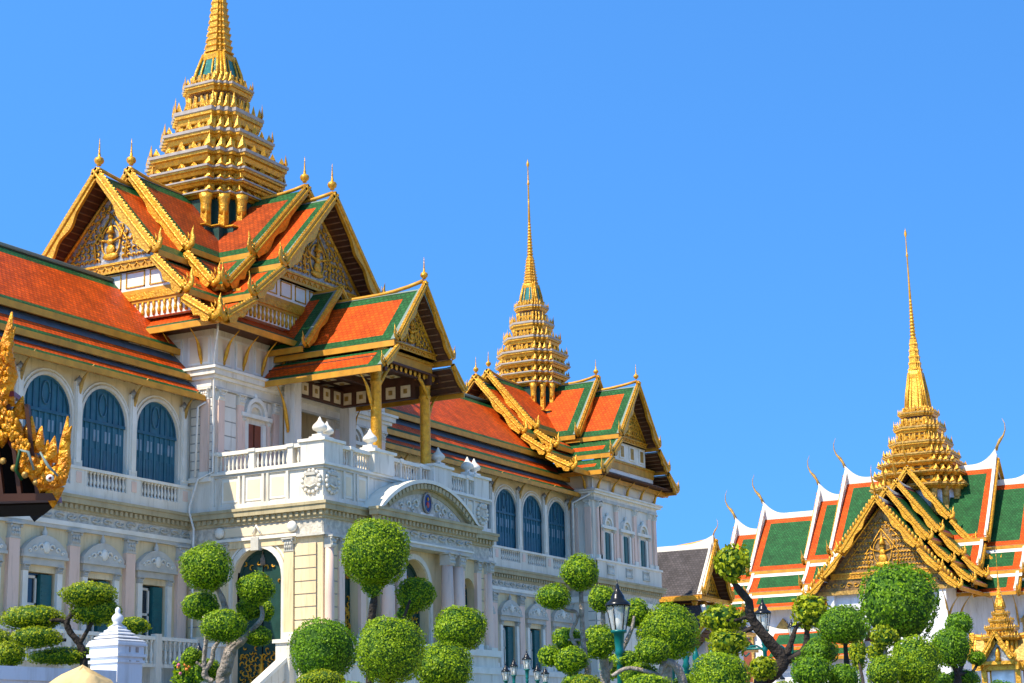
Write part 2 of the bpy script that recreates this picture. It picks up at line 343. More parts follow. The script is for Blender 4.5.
def door_window(par, fr, cu, zs, zt, hw, wide_base=2.9):
    """ground floor window: white casement on one side, teal shutter on the other, under a scrolled pediment"""
    b = MB(fr)
    b.box(cu-hw, cu+hw, -.32, -.28, zs, zt, 'dark_glass')
    b.box(cu-hw*.98, cu-hw*.86, -.28, -.18, zs, zt-.05, 'green_shutter')
    x0, x1 = cu-hw*.82, cu+hw*.02
    for q in (x0, x1-.09): b.box(q, q+.09, -.27, -.2, zs, zt-.12, 'white')
    for k in range(6):
        zz = zt-.22-k*1.05
        if zz > zs: b.box(x0, x1, -.27, -.2, zz, zz+.1, 'white')
    b.box(cu+hw*.14, cu+hw*.96, -.26, -.08, zs, zt-.06, 'green_shutter')
    for k in range(36):
        zz = zs+.2+k*.16
        if zz < zt-.3: b.box(cu+hw*.22, cu+hw*.88, -.08, -.065, zz, zz+.06, 'green_shutter')
    win = b.build('window', par)
    s = MB(fr)                                               # surround and pediment
    for sg in (-1, 1):
        s.box(cu+sg*(hw+.2)-.14, cu+sg*(hw+.2)+.14, 0, .13, zs, zt-.0, 'white_trim')
        capital(s, cu+sg*(hw+.2), 0, .15, zt-.0, zt+.26, 'stone_grey', .1)
    s.box(cu-hw-.38, cu+hw+.38, 0, .16, zt+.26, zt+.52, 'stone_grey')
    s.box(cu-hw-.5, cu+hw+.5, 0, .30, zt+.52, zt+.64, 'stone_grey')
    n = 16; R = hw+.46; base = zt+.64; top = []
    for k in range(n+1):
        t = -1+2*k/n; top.append((cu+R*t, base+.16+.62*(max(0, cos(t*pi/2))**.8)))
    for (r_, of) in ((0, .26), (1, .12)):
        sc = 1-.16*r_
        P = [(cu+(x-cu)*sc, base+(z-base)*sc*1.0) for x, z in top]
        s.slab([s.fr(x, of, z) for x, z in [(P[0][0], base)]+P+[(P[-1][0], base)]], 'stone_grey' if r_ == 0 else 'stone_grey', -s.fr.o*(of if r_ else .26))
    s.lathe((cu, .15, base+.74), [(.13, 0), (.09, .07), (.12, .14), (.03, .34), (.01, .4)], 'stone_grey', seg=8)
    # scroll relief with dark hollows
    for sg in (-1, 1):
        for (dx, dz, r) in ((.28, .3, .16), (.62, .22, .13), (.9, .12, .08)):
            pts = [(cu+sg*(dx+r*cos(t)*(1-t/8)), .28, base+dz+r*sin(t)*(1-t/8)) for t in [j*.8 for j in range(8)]]
            s.tube(pts, .035, 'white_trim', seg=5)
            s.blob((cu+sg*(dx+.02), .262, base+dz), (r*.5, .012, r*.4), 'joint', 6, 4, world=False)
    s.blob((cu, .27, base+.3), (.2, .08, .24), 'white_trim', 10, 6, world=False)
    s.build('pediment', win)

def arched_shutter(par, fr, cu, hw, sill, spring, o=-.24):
    b = MB(fr); P = arch_pts(cu, hw, spring, 16)
    b.face([(cu-hw, o, sill), (cu+hw, o, sill)]+[(x, o, z) for x, z in reversed(P)], 'blue_shutter')
    b.box(cu-hw, cu+hw, o, o+.09, spring-.13, spring-.0, 'blue_rail')
    n = 8
    for k in range(1, n):
        x = cu-hw+2*hw*k/n; w_ = .035 if k % 2 else .06
        b.box(x-w_, x+w_, o, o+.05, sill, spring-.13, 'blue_shutter')
        zt = spring+sqrt(max(0, hw*hw-(x-cu)**2))-.05
        if k not in (4,): b.box(x-w_*.7, x+w_*.7, o, o+.045, spring, zt, 'blue_rail')
    for k in range(4):                                       # row of small dim panes
        x = cu-hw*.75+k*hw*.5
        b.box(x-hw*.12, x+hw*.12, o, o+.02, spring-.85, spring-.38, 'pane_dim')
        b.box(x-hw*.17, x+hw*.17, o, o+.03, sill+.1, sill+.9, 'blue_rail')
    b.tube([(cu+hw*.16*cos(t), o+.04, spring+hw*.5+hw*.34*sin(t)) for t in [2*pi*j/16 for j in range(17)]], .03, 'blue_shutter_light', seg=5)
    for k in range(12):
        q = pi*k/12; q2 = pi*(k+1)/12
        b.idx([(cu+sg*0-(hw-d)*cos(a), o+.06, spring+(hw-d)*sin(a)) for sg in (0,) for d in (0, .09) for a in (q, q2)], [(0, 1, 3, 2)], 'blue_rail')
    return b.build('arched_window', par)

def bracket(par, fr, a, z0, o1, z1, m='gold'):
    """slender gilded naga bracket from the wall up to the eave"""
    b = MB(fr); n = 9; pts = []; rad = []
    for k in range(n+1):
        t = k/n; pts.append((a, .03+(o1-.03)*(t**1.7)+.05*sin(t*7), z0+(z1-z0)*t)); rad.append(.028+.075*sin(pi*min(1, t*1.15+.1))**.7*(1-.35*t))
    b.tube(pts, rad, m, seg=6)
    b.blob(fr(a, .06, z0+.02), (.07, .07, .12), m, 6, 4)
    return b.build('eave_bracket', par)

# ------------------------------------------------------------------ roofs
def quad_uv(P):
    """metric uv of a planar quad (A top-left, B top-right, C bottom-right, D bottom-left)"""
    A, B, C, D = P; u = (B-A).normalized(); v = (D-A); v = (v-u*v.dot(u)).normalized()
    return [((p-A).dot(u), -(p-A).dot(v)) for p in P]
def roof_panel(b, A, B, C, D, bt=.5, bb=.35, bl=.0, br=.45, thick=.14, inner='tile_orange', border='tile_green', edge=None, under='soffit', ew=.09):
    """sloping roof field with tile border; A,B along the top, D,C along the bottom; optional pale edge strip"""
    A, B, C, D = map(Vector, (A, B, C, D)); uu = (B-A).normalized()
    nrm = (B-A).cross(D-A).normalized()
    if nrm.z < 0: nrm = -nrm
    L = (D-A).length; Wt = (B-A).length; Wb = (C-D).length
    def P(su, sv):
        t = A.lerp(B, su); d = D.lerp(C, su); return t.lerp(d, sv)
    def cell(u0, u1, v0, v1, m):
        q = [P(u0, v0), P(u1, v0), P(u1, v1), P(u0, v1)]
        uv = [((p-A).dot(uu), -(p-A-uu*((p-A).dot(uu))).length) for p in q]
        b.face(q, m, uv=uv, world=True)
    W = max(Wt, Wb); us = [0, bl/W, 1-br/W, 1]; vs = [0, bt/L, 1-bb/L, 1]
    eu = ew/W; ev = ew/L
    for i in range(3):
        for j in range(3):
            u0, u1, v0, v1 = us[i], us[i+1], vs[j], vs[j+1]
            if u1-u0 < 1e-4 or v1-v0 < 1e-4: continue
            cell(u0, u1, v0, v1, inner if (i == 1 and j == 1) else border)
    # thickness and underside
    T = -nrm*thick; Q = [A, B, C, D]
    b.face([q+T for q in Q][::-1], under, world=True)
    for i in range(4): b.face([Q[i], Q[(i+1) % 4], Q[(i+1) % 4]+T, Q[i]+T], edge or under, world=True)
    if edge:
        up = nrm*.03
        if br > 0: b.face([P(1-eu*2, 0)+up, P(1, 0)+up, P(1, 1)+up, P(1-eu*2, 1)+up], edge, world=True)
        if bl > 0: b.face([P(0, 0)+up, P(eu*2, 0)+up, P(eu*2, 1)+up, P(0, 1)+up], edge, world=True)
    return nrm
def fascia(b, p0, p1, h, t, m='gold_flat', out=None):
    """board hung below an eave line between two points"""
    p0 = Vector(p0); p1 = Vector(p1); d = (p1-p0).normalized(); o = out or Vector((d.y, -d.x, 0)); o = Vector(o).normalized()
    z = Vector((0, 0, 1)); q = [p0, p0+o*t, p0+o*t-z*h, p0-z*h]; r = [v+(p1-p0) for v in q]
    b.idx(q+r, [(0, 1, 2, 3), (7, 6, 5, 4), (0, 4, 5, 1), (1, 5, 6, 2), (2, 6, 7, 3), (3, 7, 4, 0)], m, True)
def bargeboard(par, p0, p1, n, w=.42, th=.16, m='gold', teeth=None, waves=3, tip=1.0, name='bargeboard', under=True, wave_amp=.26, start_wave=.35):
    """gilded naga board down a rake from apex p0 to foot p1; n = outward normal of the gable; ends in an upturned naga head"""
    b = MB(); p0 = Vector(p0); p1 = Vector(p1); n = Vector(n).normalized()
    d = (p1-p0); L = d.length; d = d.normalized(); up = n.cross(d)
    if up.z < 0: up = -up
    steps = max(8, int(L/.16)); T = teeth or max(3, int(L/.2)); lo = []; hi = []
    for k in range(steps+1):
        t = k/steps; x = L*t
        wv = wave_amp*(0.5-0.5*cos(2*pi*waves*max(0, t-start_wave)/(1-start_wave))) if t > start_wave else 0
        lo.append(p0+d*x-up*(w*(.82+.3*t)+wv*w*1.6)); hi.append(p0+d*x+up*0.0)
    for k in range(steps):
        q = [lo[k], lo[k+1], hi[k+1], hi[k]]
        f = n*th
        b.idx(q+[v+f for v in q], [(3, 2, 1, 0), (4, 5, 6, 7), (0, 1, 5, 4), (2, 3, 7, 6)], m, True)
    # raised rounded body along the board
    b.tube([p0+d*(L*k/steps)-up*w*.45+n*(th) for k in range(steps+1)], w*.17, m, seg=6, world=True)
    for k in range(T):                                        # leaf-shaped teeth along the top
        x = L*(k+.5)/T; c = p0+d*x+n*th*.5; s_ = L/T*.56; h = w*.2
        b.idx([c-d*s_-n*th*.4, c+d*s_-n*th*.4, c+d*s_*.6+up*h, c-d*s_-n*-th*.4, c+d*s_+n*th*.4], [(0, 1, 2), (3, 2, 4), (0, 2, 3), (1, 4, 2), (0, 3, 4, 1)], m, True)
    # naga head turned up at the foot
    hz = tip; c = p1-up*w*.5+n*th*.5; dh = Vector((d.x, d.y, 0)).normalized(); z = Vector((0, 0, 1))
    path = [c-d*.3*hz, c+dh*.16*hz-z*.05*hz, c+dh*.42*hz+z*.12*hz, c+dh*.50*hz+z*.42*hz, c+dh*.44*hz+z*.70*hz, c+dh*.54*hz+z*1.05*hz]
    b.tube(path, [w*.42, w*.46, w*.42, w*.34, w*.2, .012], m, seg=6, world=True, flat=n)
    for k, (a, h_, s_) in enumerate(((.15, .12, .17), (.02, .3, .14), (.22, .42, .13))):
        q = c+dh*a*hz+z*h_*hz
        b.tube([q, q+z*.16*hz+dh*.02, q+z*.36*hz-dh*.05], [s_*hz*.6, s_*hz*.42, .01], m, seg=5, world=True, flat=n)
    return b.build(name, par)
def finial_ball(par, p, s=1.0, m='gold', name='roof_finial'):
    b = MB()
    b.lathe(p, [(.14*s, -.28*s), (.12*s, -.22*s), (.26*s, -.1*s), (.30*s, .04*s), (.24*s, .18*s), (.08*s, .27*s), (.09*s, .4*s), (.06*s, .5*s), (.045*s, .8*s), (.03*s, 1.1*s), (.01*s, 1.4*s)], m, seg=10, world=True)
    return b.build(name, par)
def chofa(par, p, dirn, s=1.0, m='gold_dark', name='chofa'):
    """slender curved horn at a gable apex, leaning out then hooking back"""
    b = MB(); p = Vector(p); d = Vector(dirn).normalized(); z = Vector((0, 0, 1))
    pts = [p-z*.1*s, p+d*.18*s+z*.35*s, p+d*.42*s+z*.75*s, p+d*.72*s+z*1.1*s, p+d*.92*s+z*1.6*s, p+d*.92*s+z*2.1*s, p+d*.72*s+z*2.6*s]
    b.tube(pts, [.15*s, .11*s, .14*s, .08*s, .05*s, .035*s, .012*s], m, seg=6, world=True)
    return b.build(name, par)
def pediment(par, fr, hw, z0, zt, o, ground='mosaic', gold='gold_fine', dens=1.5, band=.45):
    """triangular gable field with gilded scroll relief about a central figure, fr(a=side, o=out)"""
    b = MB(fr); H = zt-z0
    b.slab([fr(-hw, o, z0), fr(hw, o, z0), fr(0, o, zt)], ground, -fr.o*.15)
    rng = random.Random(int(hw*100+z0*10))
    # raised frame along both rakes and base
    for sg in (-1, 1):
        b.tube([(sg*hw, o+.03, z0), (0, o+.03, zt)], .09, gold, seg=5)
        b.tube([(sg*hw*.8, o+.03, z0+H*.04), (0, o+.03, zt-H*.17)], .045, gold, seg=4)
    b.box(-hw, hw, o-.1, o+.12, z0-band, z0, 'gold_flat')
    b.box(-hw, hw, o-.1, o+.2, z0-band*.25, z0-band*.05, 'gold'); b.box(-hw, hw, o-.1, o+.16, z0-band, z0-band*.85, 'gold')
    nleaf = int(hw*2*2.2)
    for k in range(nleaf):
        x = -hw+2*hw*(k+.5)/nleaf; b.tube([(x-.14, o+.14, z0-band*.7), (x, o+.15, z0-band*.35), (x+.14, o+.14, z0-band*.7)], .03, gold, seg=4)
    # central figure: stacked crown-like forms under a niche
    b.blob((0, o+.08, z0+H*.10), (hw*.15, .1, H*.05), gold, 8, 5, world=False); b.blob((0, o+.1, z0+H*.19), (hw*.085, .1, H*.075), gold, 8, 6, world=False)
    b.blob((0, o+.12, z0+H*.29), (hw*.06, .1, H*.05), gold, 8, 6, world=False); b.blob((0, o+.12, z0+H*.37), (hw*.045, .09, H*.045), gold, 8, 6, world=False)
    b.tube([(hw*.17*sin(t), o+.07, z0+H*(.30-.22*cos(t))) for t in [pi*j/6-pi for j in range(13)]], .05, gold, seg=4)
    b.lathe((0, o+.1, z0+H*.41), [(hw*.07, 0), (hw*.04, H*.05), (.03, H*.16), (.005, H*.26)], gold, seg=6)
    for sg in (-1, 1):
        b.tube([(sg*hw*.05, o+.1, z0+H*.3), (sg*hw*.2, o+.12, z0+H*.34), (sg*hw*.24, o+.1, z0+H*.46)], [.07, .06, .03], gold, seg=5)
        b.tube([(sg*hw*.26, o+.08, z0+H*.05), (sg*hw*.3, o+.08, z0+H*.3), (0, o+.08, z0+H*.66)], .05, gold, seg=4)
    # symmetric curls
    rows = int(5*dens)+2
    for j in range(rows):
        zz = z0+H*(.06+.78*j/rows); half = hw*(1-(zz-z0)/H)*.86; n = max(1, int(half/(.42/dens)))
        for k in range(n):
            x = half*(k+.6)/n; r = .17/dens**.5*rng.uniform(.8, 1.2)
            if x < hw*.16 and zz < z0+H*.62: continue
            for sg in (-1, 1):
                pts = [(sg*(x+r*cos(t+j)*(1-t/7)), o+.06, zz+r*sin(t+j)*(1-t/7)) for t in [q*.9 for q in range(6)]]
                b.tube(pts, [.05, .055, .05, .045, .035, .02], gold, seg=4)
    return b.build('pediment', par)

def gable_arm(par, c, dr, sd, zr, L0, layers, inner='tile_orange', border='tile_green', edge='tile_pale', soff='soffit', btp=(.45, .34, .15, .2), bw=.42, tip=1.0, fas='gold_flat', zdrop=0.0, rb=.5, boards=True, edge_w=.09, mgold='gold', ridge_m='gold_flat'):
    """one arm of a cross-plan roof. c=(x,y) of the crossing, dr outward unit, sd side unit.
       layers: list of dict(L=plane distance, zr=ridge z, tiers=[(hw0,z0,hw1,z1)...])"""
    dr = Vector((*dr, 0)); sd = Vector((*sd, 0)); C = Vector((*c, 0))
    for li, ly in enumerate(layers):
        L = ly['L']; zr_ = ly['zr']; l0 = ly.get('L0', L0)
        for ti, (h0, z0, h1, z1) in enumerate(ly['tiers']):
            Lt = L-ti*ly.get('step', 0.0)
            for sg in (-1, 1):
                rb_ = MB()
                A = C+dr*l0+sd*sg*h0; B = C+dr*Lt+sd*sg*h0; D = C+dr*l0+sd*sg*h1; E_ = C+dr*Lt+sd*sg*h1
                A.z = B.z = z0; D.z = E_.z = z1
                f = .0
                # concave sweep: split the slope in two
                ma = A.lerp(D, .55); mb_ = B.lerp(E_, .55); sag = .10*(D-A).length*.35 if ti == 0 else .02
                roof_panel(rb_, A, B, E_, D, bt=btp[0] if ly.get('main', ti == 0) else btp[2], bb=btp[1] if ly.get('main', ti == 0) else btp[3], bl=0, br=rb, inner=inner, border=border, edge=edge, under=soff, ew=edge_w)
                fascia(rb_, D-Vector((0, 0, .05)), E_-Vector((0, 0, .05)), .26, .1, fas, out=sd*sg)
                # ribs under the overhang
                for k in range(int((D-A).length/.32)):
                    t = (k+.5)/int((D-A).length/.32); q = B.lerp(E_, t)-Vector((0, 0, .2)); q0 = q-dr*min(1.6, Lt-l0)
                    rb_.tube([q0, q-dr*.12], .04, 'soffit_rib', seg=4, world=True)
                rb_.build('gable_roof', par)
        # ridge cap, lifting to the apex
        R0 = C+dr*l0; R1 = C+dr*L; R0.z = zr_; R1.z = zr_
        rise = ly.get('rise', .22)
        rp = [R0.lerp(R1, t)+Vector((0, 0, rise*max(0, (t-.55)/.45)**2)) for t in [k/8 for k in range(9)]]
        if ly['tiers'][0][0] == 0:
            rb_ = MB(); rb_.tube(rp, .09, ridge_m, seg=6, world=True); rb_.build('ridge', par)
        if boards:
            for ti, (h0, z0, h1, z1) in enumerate(ly['tiers']):
                Lt = L-ti*ly.get('step', 0.0)
                for sg in (-1, 1):
                    p0 = C+dr*(Lt+.02)+sd*sg*h0; p1 = C+dr*(Lt+.02)+sd*sg*h1
                    p0.z = z0+.14+(rise*.6 if ti == 0 else 0); p1.z = z1+.12
                    bargeboard(par, p0, p1, dr, w=bw*(1 if ti == 0 else .85), waves=2 if ti == 0 else 1, tip=tip*(1 if ti == 0 else .9), m=mgold, start_wave=.38 if ti == 0 else .1)
# ------------------------------------------------------------------ spire
def redent(h, steps=3, cut=.42):
    """square plan with stepped corners"""
    c = h*cut; P = []
    q = [(h, -(h-c))]; q.append((h, h-c))
    for k in range(steps):
        d = c/steps
        q.append((h-(k+1)*d, h-c+k*d)); q.append((h-(k+1)*d, h-c+(k+1)*d)) if k < steps-1 else None
    # build the NE corner run then rotate
    run = [(h, h-c)]
    for k in range(steps-1):
        d = c/steps
        run.append((h-(k+1)*d*1.0, h-c+k*d)); run.append((h-(k+1)*d, h-c+(k+1)*d))
    run.append((h-c, h-c+(steps-1)*c/steps)); run.append((h-c, h))
    out = []
    for r in range(4):
        for x, y in run:
            for _ in range(r): x, y = -y, x
            out.append((x, y))
    return out
def loft(b, c, secs, m, steps=3, cut=.42):
    n = len(redent(1, steps, cut)); p = []
    for h, z in secs:
        for x, y in redent(h, steps, cut): p.append((c[0]+x, c[1]+y, z))
    f = [(j*n+k, j*n+(k+1) % n, (j+1)*n+(k+1) % n, (j+1)*n+k) for j in range(len(secs)-1) for k in range(n)]
    f.append(tuple(range(n))[::-1]); f.append(tuple((len(secs)-1)*n+k for k in range(n)))
    b.idx(p, f, m, True)
def antefix(b, p, o, h, w, m):
    """leaf-shaped upright ornament standing on a tier edge"""
    p = Vector(p); o = Vector((*o, 0)).normalized(); s = Vector((-o.y, o.x, 0)); z = Vector((0, 0, 1))
    b.idx([p-s*w, p+s*w, p+s*w*.55+z*h*.45, p+z*h, p-s*w*.55+z*h*.45, p+o*w*.5+z*h*.25, p-o*w*.4], [(0, 1, 5), (1, 2, 5), (2, 3, 5), (3, 4, 5), (4, 0, 5), (0, 6, 1), (1, 6, 2), (2, 6, 3), (3, 6, 4), (4, 6, 0)], m, True)
def spire(par, c, rims, core_bot, core_hw, bell, rings, tip, name='spire', gold='gold', rim='rim_grey', col_m='gold', wall='deep_green', ring_n=9, bell_panel='teal_glass', tier_wall='tier_shade'):
    """tiered mondop spire. rims: [(z,h)] top to bottom; bell=(z0,h0,z1,h1); rings=(z1,r0,z2,r1)"""
    root = MB(); x, y = c
    # core below the tiers, with columns
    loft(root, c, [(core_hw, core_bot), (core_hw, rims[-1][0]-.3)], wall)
    core = root.build(name, par)
    if core_hw < 3 and core_hw > 1: bb_ = MB(); loft(bb_, c, [(core_hw*1.40, core_bot), (core_hw*1.36, core_bot+core_hw*.90)], wall); loft(bb_, c, [(core_hw*1.37, core_bot+core_hw*.90), (core_hw*1.41, core_bot+core_hw*.92), (core_hw*1.37, core_bot+core_hw*.95)], gold); bb_.build('spire_base', core)
    cb = MB(); hw = core_hw*1.0
    zt = rims[-1][0]-.35
    for sg1 in (-1, 1):
        for sg2 in (-1, 1):
            for (fx, fy) in ((1.04, .55), (.80, .80), (.55, 1.04)):
                px, py = x+sg1*hw*fx, y+sg2*hw*fy; r = hw*.072
                cb.box(px-r, px+r, py-r, py+r, core_bot, zt, col_m)
                cb.lathe((px, py, zt-.1), [(r*1.2, -.7), (r*1.45, -.45), (r*1.3, -.3), (r*1.7, .05), (r*2.0, .3)], col_m, seg=8)
                cb.box(px-r*1.6, px+r*1.6, py-r*1.6, py+r*1.6, core_bot, core_bot+r*3, col_m)
    cb.build('column_cluster', core)
    rng = random.Random(3)
    for i in range(len(rims)-1, -1, -1):
        z, h = rims[i]; zb = z; zn = rims[i-1][0] if i > 0 else bell[0]+.02
        hn = rims[i-1][1] if i > 0 else h
        gap = zn-z if i > 0 else (rims[0][0]-rims[1][0])*.62; b = MB()
        # cornice: gold body flaring out, grey lip, then recessed tier wall
        loft(b, c, [(min(h, hn)*.86 if i == len(rims)-1 else h*.86, z-gap*.42), (h*.90, z-gap*.40), (h*.93, z-gap*.22), (h*.985, z-gap*.20), (h*.99, z-.10*gap)], gold)
        loft(b, c, [(h*.992, z-.10*gap), (h*1.015, z-.08*gap), (h*1.015, z+.035*gap), (h*.97, z+.05*gap)], rim)
        wl = min(h, hn)*.80 if i > 0 else h*.7
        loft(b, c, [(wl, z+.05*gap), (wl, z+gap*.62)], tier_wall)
        loft(b, c, [(wl, z+gap*.30), (wl*1.06, z+gap*.34), (wl*1.08, z+gap*.40), (wl, z+gap*.46)], gold)
        # little columns and antefixes around the tier
        for (ox, oy) in ((1, 0), (-1, 0), (0, 1), (0, -1)):
            sx, sy = -oy, ox
            n = 5
            for k in range(n):
                t = (k-(n-1)/2)/((n-1)/2)*.50
                px, py = x+ox*h*.93+sx*h*t, y+oy*h*.93+sy*h*t
                antefix(b, (px, py, z+.04*gap), (ox, oy), gap*(.50 if k == n//2 else .38), h*.11, gold)
                cx_, cy_ = x+ox*wl*1.04+sx*wl*t*1.1, y+oy*wl*1.04+sy*wl*t*1.1
                r = wl*.045; b.box(cx_-r, cx_+r, cy_-r, cy_+r, z+.04*gap, z+gap*.62, gold)
        for sg1 in (-1, 1):
            for sg2 in (-1, 1):
                for (fx, fy, hh) in ((.98, .60, .56), (.84, .73, .44), (.73, .84, .44), (.60, .98, .56)):
                    px, py = x+sg1*h*fx*.97, y+sg2*h*fy*.97
                    antefix(b, (px, py, z+.04*gap), (sg1, sg2), gap*hh, h*.08, gold)
                for (fx, fy) in ((1.0, .66), (.86, .86), (.66, 1.0)):
                    px, py = x+sg1*wl*fx, y+sg2*wl*fy; r = wl*.06
                    b.lathe((px, py, z+.04*gap), [(r*1.3, 0), (r, gap*.1), (r, gap*.45), (r*1.5, gap*.6)], gold, seg=6, world=True)
        b.build('tier', core)
    z0, h0, z1, h1 = bell; b = MB()
    H = z1-z0
    loft(b, c, [(h0, z0), (h0*.97, z0+H*.06), (h1*1.0+(h0-h1)*.12, z0+H*.86)], bell_panel, steps=2, cut=.3)
    loft(b, c, [(h1*1.16, z0+H*.78), (h1*1.2, z0+H*.9), (h1*.98, z1)], gold, steps=2, cut=.4)
    for sg1 in (-1, 1):
        for sg2 in (-1, 1):
            for (fx, fy) in ((1.0, .70), (.84, .84), (.70, 1.0), (.99, .34), (.34, .99)):
                r = h0*.085*(1 if fx+fy > 1.5 else .6)
                b.tube([(x+sg1*h0*fx, y+sg2*h0*fy, z0), (x+sg1*(h0*.6+h1*.5)*fx*.98, y+sg2*(h0*.6+h1*.5)*fy*.98, z0+H*.45), (x+sg1*h1*1.05*fx, y+sg2*h1*1.05*fy, z1-H*.06)], [r*1.15, r, r*.9], gold, seg=6, world=True)
            antefix(b, (x+sg1*h0*.86, y+sg2*h0*.86, z0), (sg1, sg2), H*.2, h0*.16, gold)
    for (ox, oy) in ((1, 0), (-1, 0), (0, 1), (0, -1)):
        antefix(b, (x+ox*h0*1.02, y+oy*h0*1.02, z0), (ox, oy), H*.2, h0*.2, gold)
    b.build('bell_section', core)
    z1, r0, z2, r1 = rings; b = MB(); n = ring_n
    secs = []
    for k in range(n):
        t0 = k/n; t1 = (k+1)/n; ra = r0+(r1-r0)*t0**.85; rb = r0+(r1-r0)*t1**.85; za = z1+(z2-z1)*t0; zb = z1+(z2-z1)*t1; dz = zb-za
        secs += [(ra*1.04, za), (ra*1.04, za+dz*.2), (ra*.86, za+dz*.34), ((ra+rb)/2*.90, za+dz*.9)]
    loft(b, c, secs, gold, steps=2, cut=.5)
    zt = tip; s = r1
    prof = [(s*1.0, z2)]
    m_ = 12
    for k in range(m_):
        t = k/m_; zz = z2+(zt-z2)*.36*t; r = s*(1-.58*t)*.88; d = (zt-z2)*.36/m_
        prof += [(r*1.05, zz), (r*1.05, zz+d*.4), (r*.78, zz+d*.5), (r*.78, zz+d*.95)]
    a = z2+(zt-z2)*.36; q = zt-a
    prof += [(s*.36, a), (s*.24, a+q*.3), (s*.19, a+q*.58), (s*.42, a+q*.60), (s*.2, a+q*.63), (s*.13, a+q*.86), (s*.42, a+q*.9), (s*.38, a+q*.93), (s*.08, a+q*.97), (.004, zt)]
    b.lathe((x, y, 0), prof, gold, seg=10, world=True)
    b.build('needle', core)
    return core

# ================================================================== the palace hall
hall = thing('palace_hall', 'huge cream hall with arched blue windows, orange tiered roofs and two gilded spires', 'palace', (62.94, 43, EYE_GROUND))
G0 = EYE_GROUND; FLOOR = 5.3
FN = Fr((0, 50, 0), (1, 0, 0), (0, -1, 0))
FL = Fr((62.94, 0, 0), (0, -1, 0), (-1, 0, 0))          # a = -Y
FT = Fr((0, 48.8, 0), (1, 0, 0), (0, -1, 0))
FP = Fr((0, 43.0, 0), (1, 0, 0), (0, -1, 0))
FQ = Fr((0, 42.5, 0), (1, 0, 0), (0, -1, 0))

def wing(x0, x1, centres, half, pil):
    b = MB(FN)
    for c in centres:
        rect_panel(b, c-half, c+half, FLOOR, 9.45, c-.75, c+.75, FLOOR, 7.68, 'cream', .34)
        arch_panel(b, c-half, c+half, 12.0, 16.5, c, 1.37*half/1.68, 12.05, 14.12, 'cream', .15, mr='white')
    lo = min(centres)-half; hi = max(centres)+half
    for (a, c) in ((x0, lo), (hi, x1)):
        if c > a+.01: b.box(a, c, -.3, 0, FLOOR, 9.45, 'cream'); b.box(a, c, -.3, 0, 12.0, 16.5, 'white')
    b.box(x0, x1, -8.3, -8.0, G0, 16.5, 'cream')                    # back wall
    b.build('wing_wall', hall)
    b = MB(FN)
    b.box(x0, x1, -.3, .35, G0, FLOOR, 'white'); b.box(x0, x1, .0, .45, FLOOR-.35, FLOOR-.05, 'white_trim')
    b.build('plinth', hall)
    b = MB(FN)                                                   # entablature between the floors
    b.box(x0, x1, -.3, .14, 9.45, 9.60, 'stone_grey'); b.box(x0, x1, -.3, .18, 9.60, 9.78, 'white_trim')
    b.box(x0, x1, -.3, .05, 9.78, 10.24, 'relief'); relief_row(b, x0, x1, .06, 10.0, .3, 'stone_grey', .7)
    cornice(b, x0, x1, 10.86, pj=.38)
    b.build('entablature', hall)
    b = MB(FN)                                                   # balustrade panels below the arches
    b.box(x0, x1, -.3, .24, 10.862, 11.28, 'white'); b.box(x0, x1, -.26, .04, 11.28, 11.92, 'joint'); b.box(x0, x1, -.3, .28, 11.92, 12.04, 'white_trim')
    for c in centres:
        baluster_row(b, c-half*.72, c+half*.72, .14, 11.28, 11.92, .215, 'white', .085)
        b.box(c+half-.28*half, c+half+.28*half, 0, .23, 11.28, 11.92, 'white')
        b.box(c+half-.16, c+half+.16, .225, .25, 11.38, 11.82, 'pink')
    b.build('balustrade', hall)
    for c in centres:
        door_window(hall, FN, c-.05, FLOOR, 7.68, .75)
        arched_shutter(hall, FN, c, 1.37*half/1.68, 12.05, 14.12, -.13)
        t = MB(FN); h = 1.37*half/1.68
        archivolt(t, c, h+.01, h+.13, 14.12, -.01, .06, 'white', legs=12.05); archivolt(t, c, h+.2, h+.27, 14.12, -.01, .04, 'white_trim')
        t.build('arch_surround', hall)
    for c in pil:
        t = MB(FN); pilaster(t, c, 0, .29, FLOOR, 9.45, 'pink', .55, .18); t.build('pilaster', hall)
        t = MB(FN); t.box(c-.2, c+.2, 0, .14, 12.04, 15.5, 'white'); t.box(c-.13, c+.13, .14, .2, 12.2, 15.3, 'white_trim')
        t.box(c-.25, c+.25, 0, .18, 12.04, 12.3, 'white'); t.lathe((c, .12, 15.45), [(.14, 0), (.18, .1), (.06, .22), (.02, .3)], 'joint', seg=6)
        t.build('slim_post', hall); bracket(hall, FN, c, 14.75, .86, 16.12, 'gold_dark')
wing(38.0, 62.94, [60.7-3.36*k for k in range(7)], 1.68, [62.36-3.36*k for k in range(8)])
wing(76.9, 99.4, [98.0-3.2*k for k in range(7)], 1.6, [99.35-3.2*k if k else 99.15 for k in range(8)])
fb = MB(FN); fb.box(46, 62.5, .95, 1.15, 5.3, 5.45, 'white_trim'); fb.box(46, 62.5, .95, 1.15, 4.2, 4.35, 'white'); baluster_row(fb, 46, 62.5, 1.05, 4.35, 5.3, .3, 'white', .09)
for k in range(7): fb.box(46+2.7*k, 46.35+2.7*k, .9, 1.2, G0, 5.55, 'white')
fb.build('terrace_balustrade', hall)

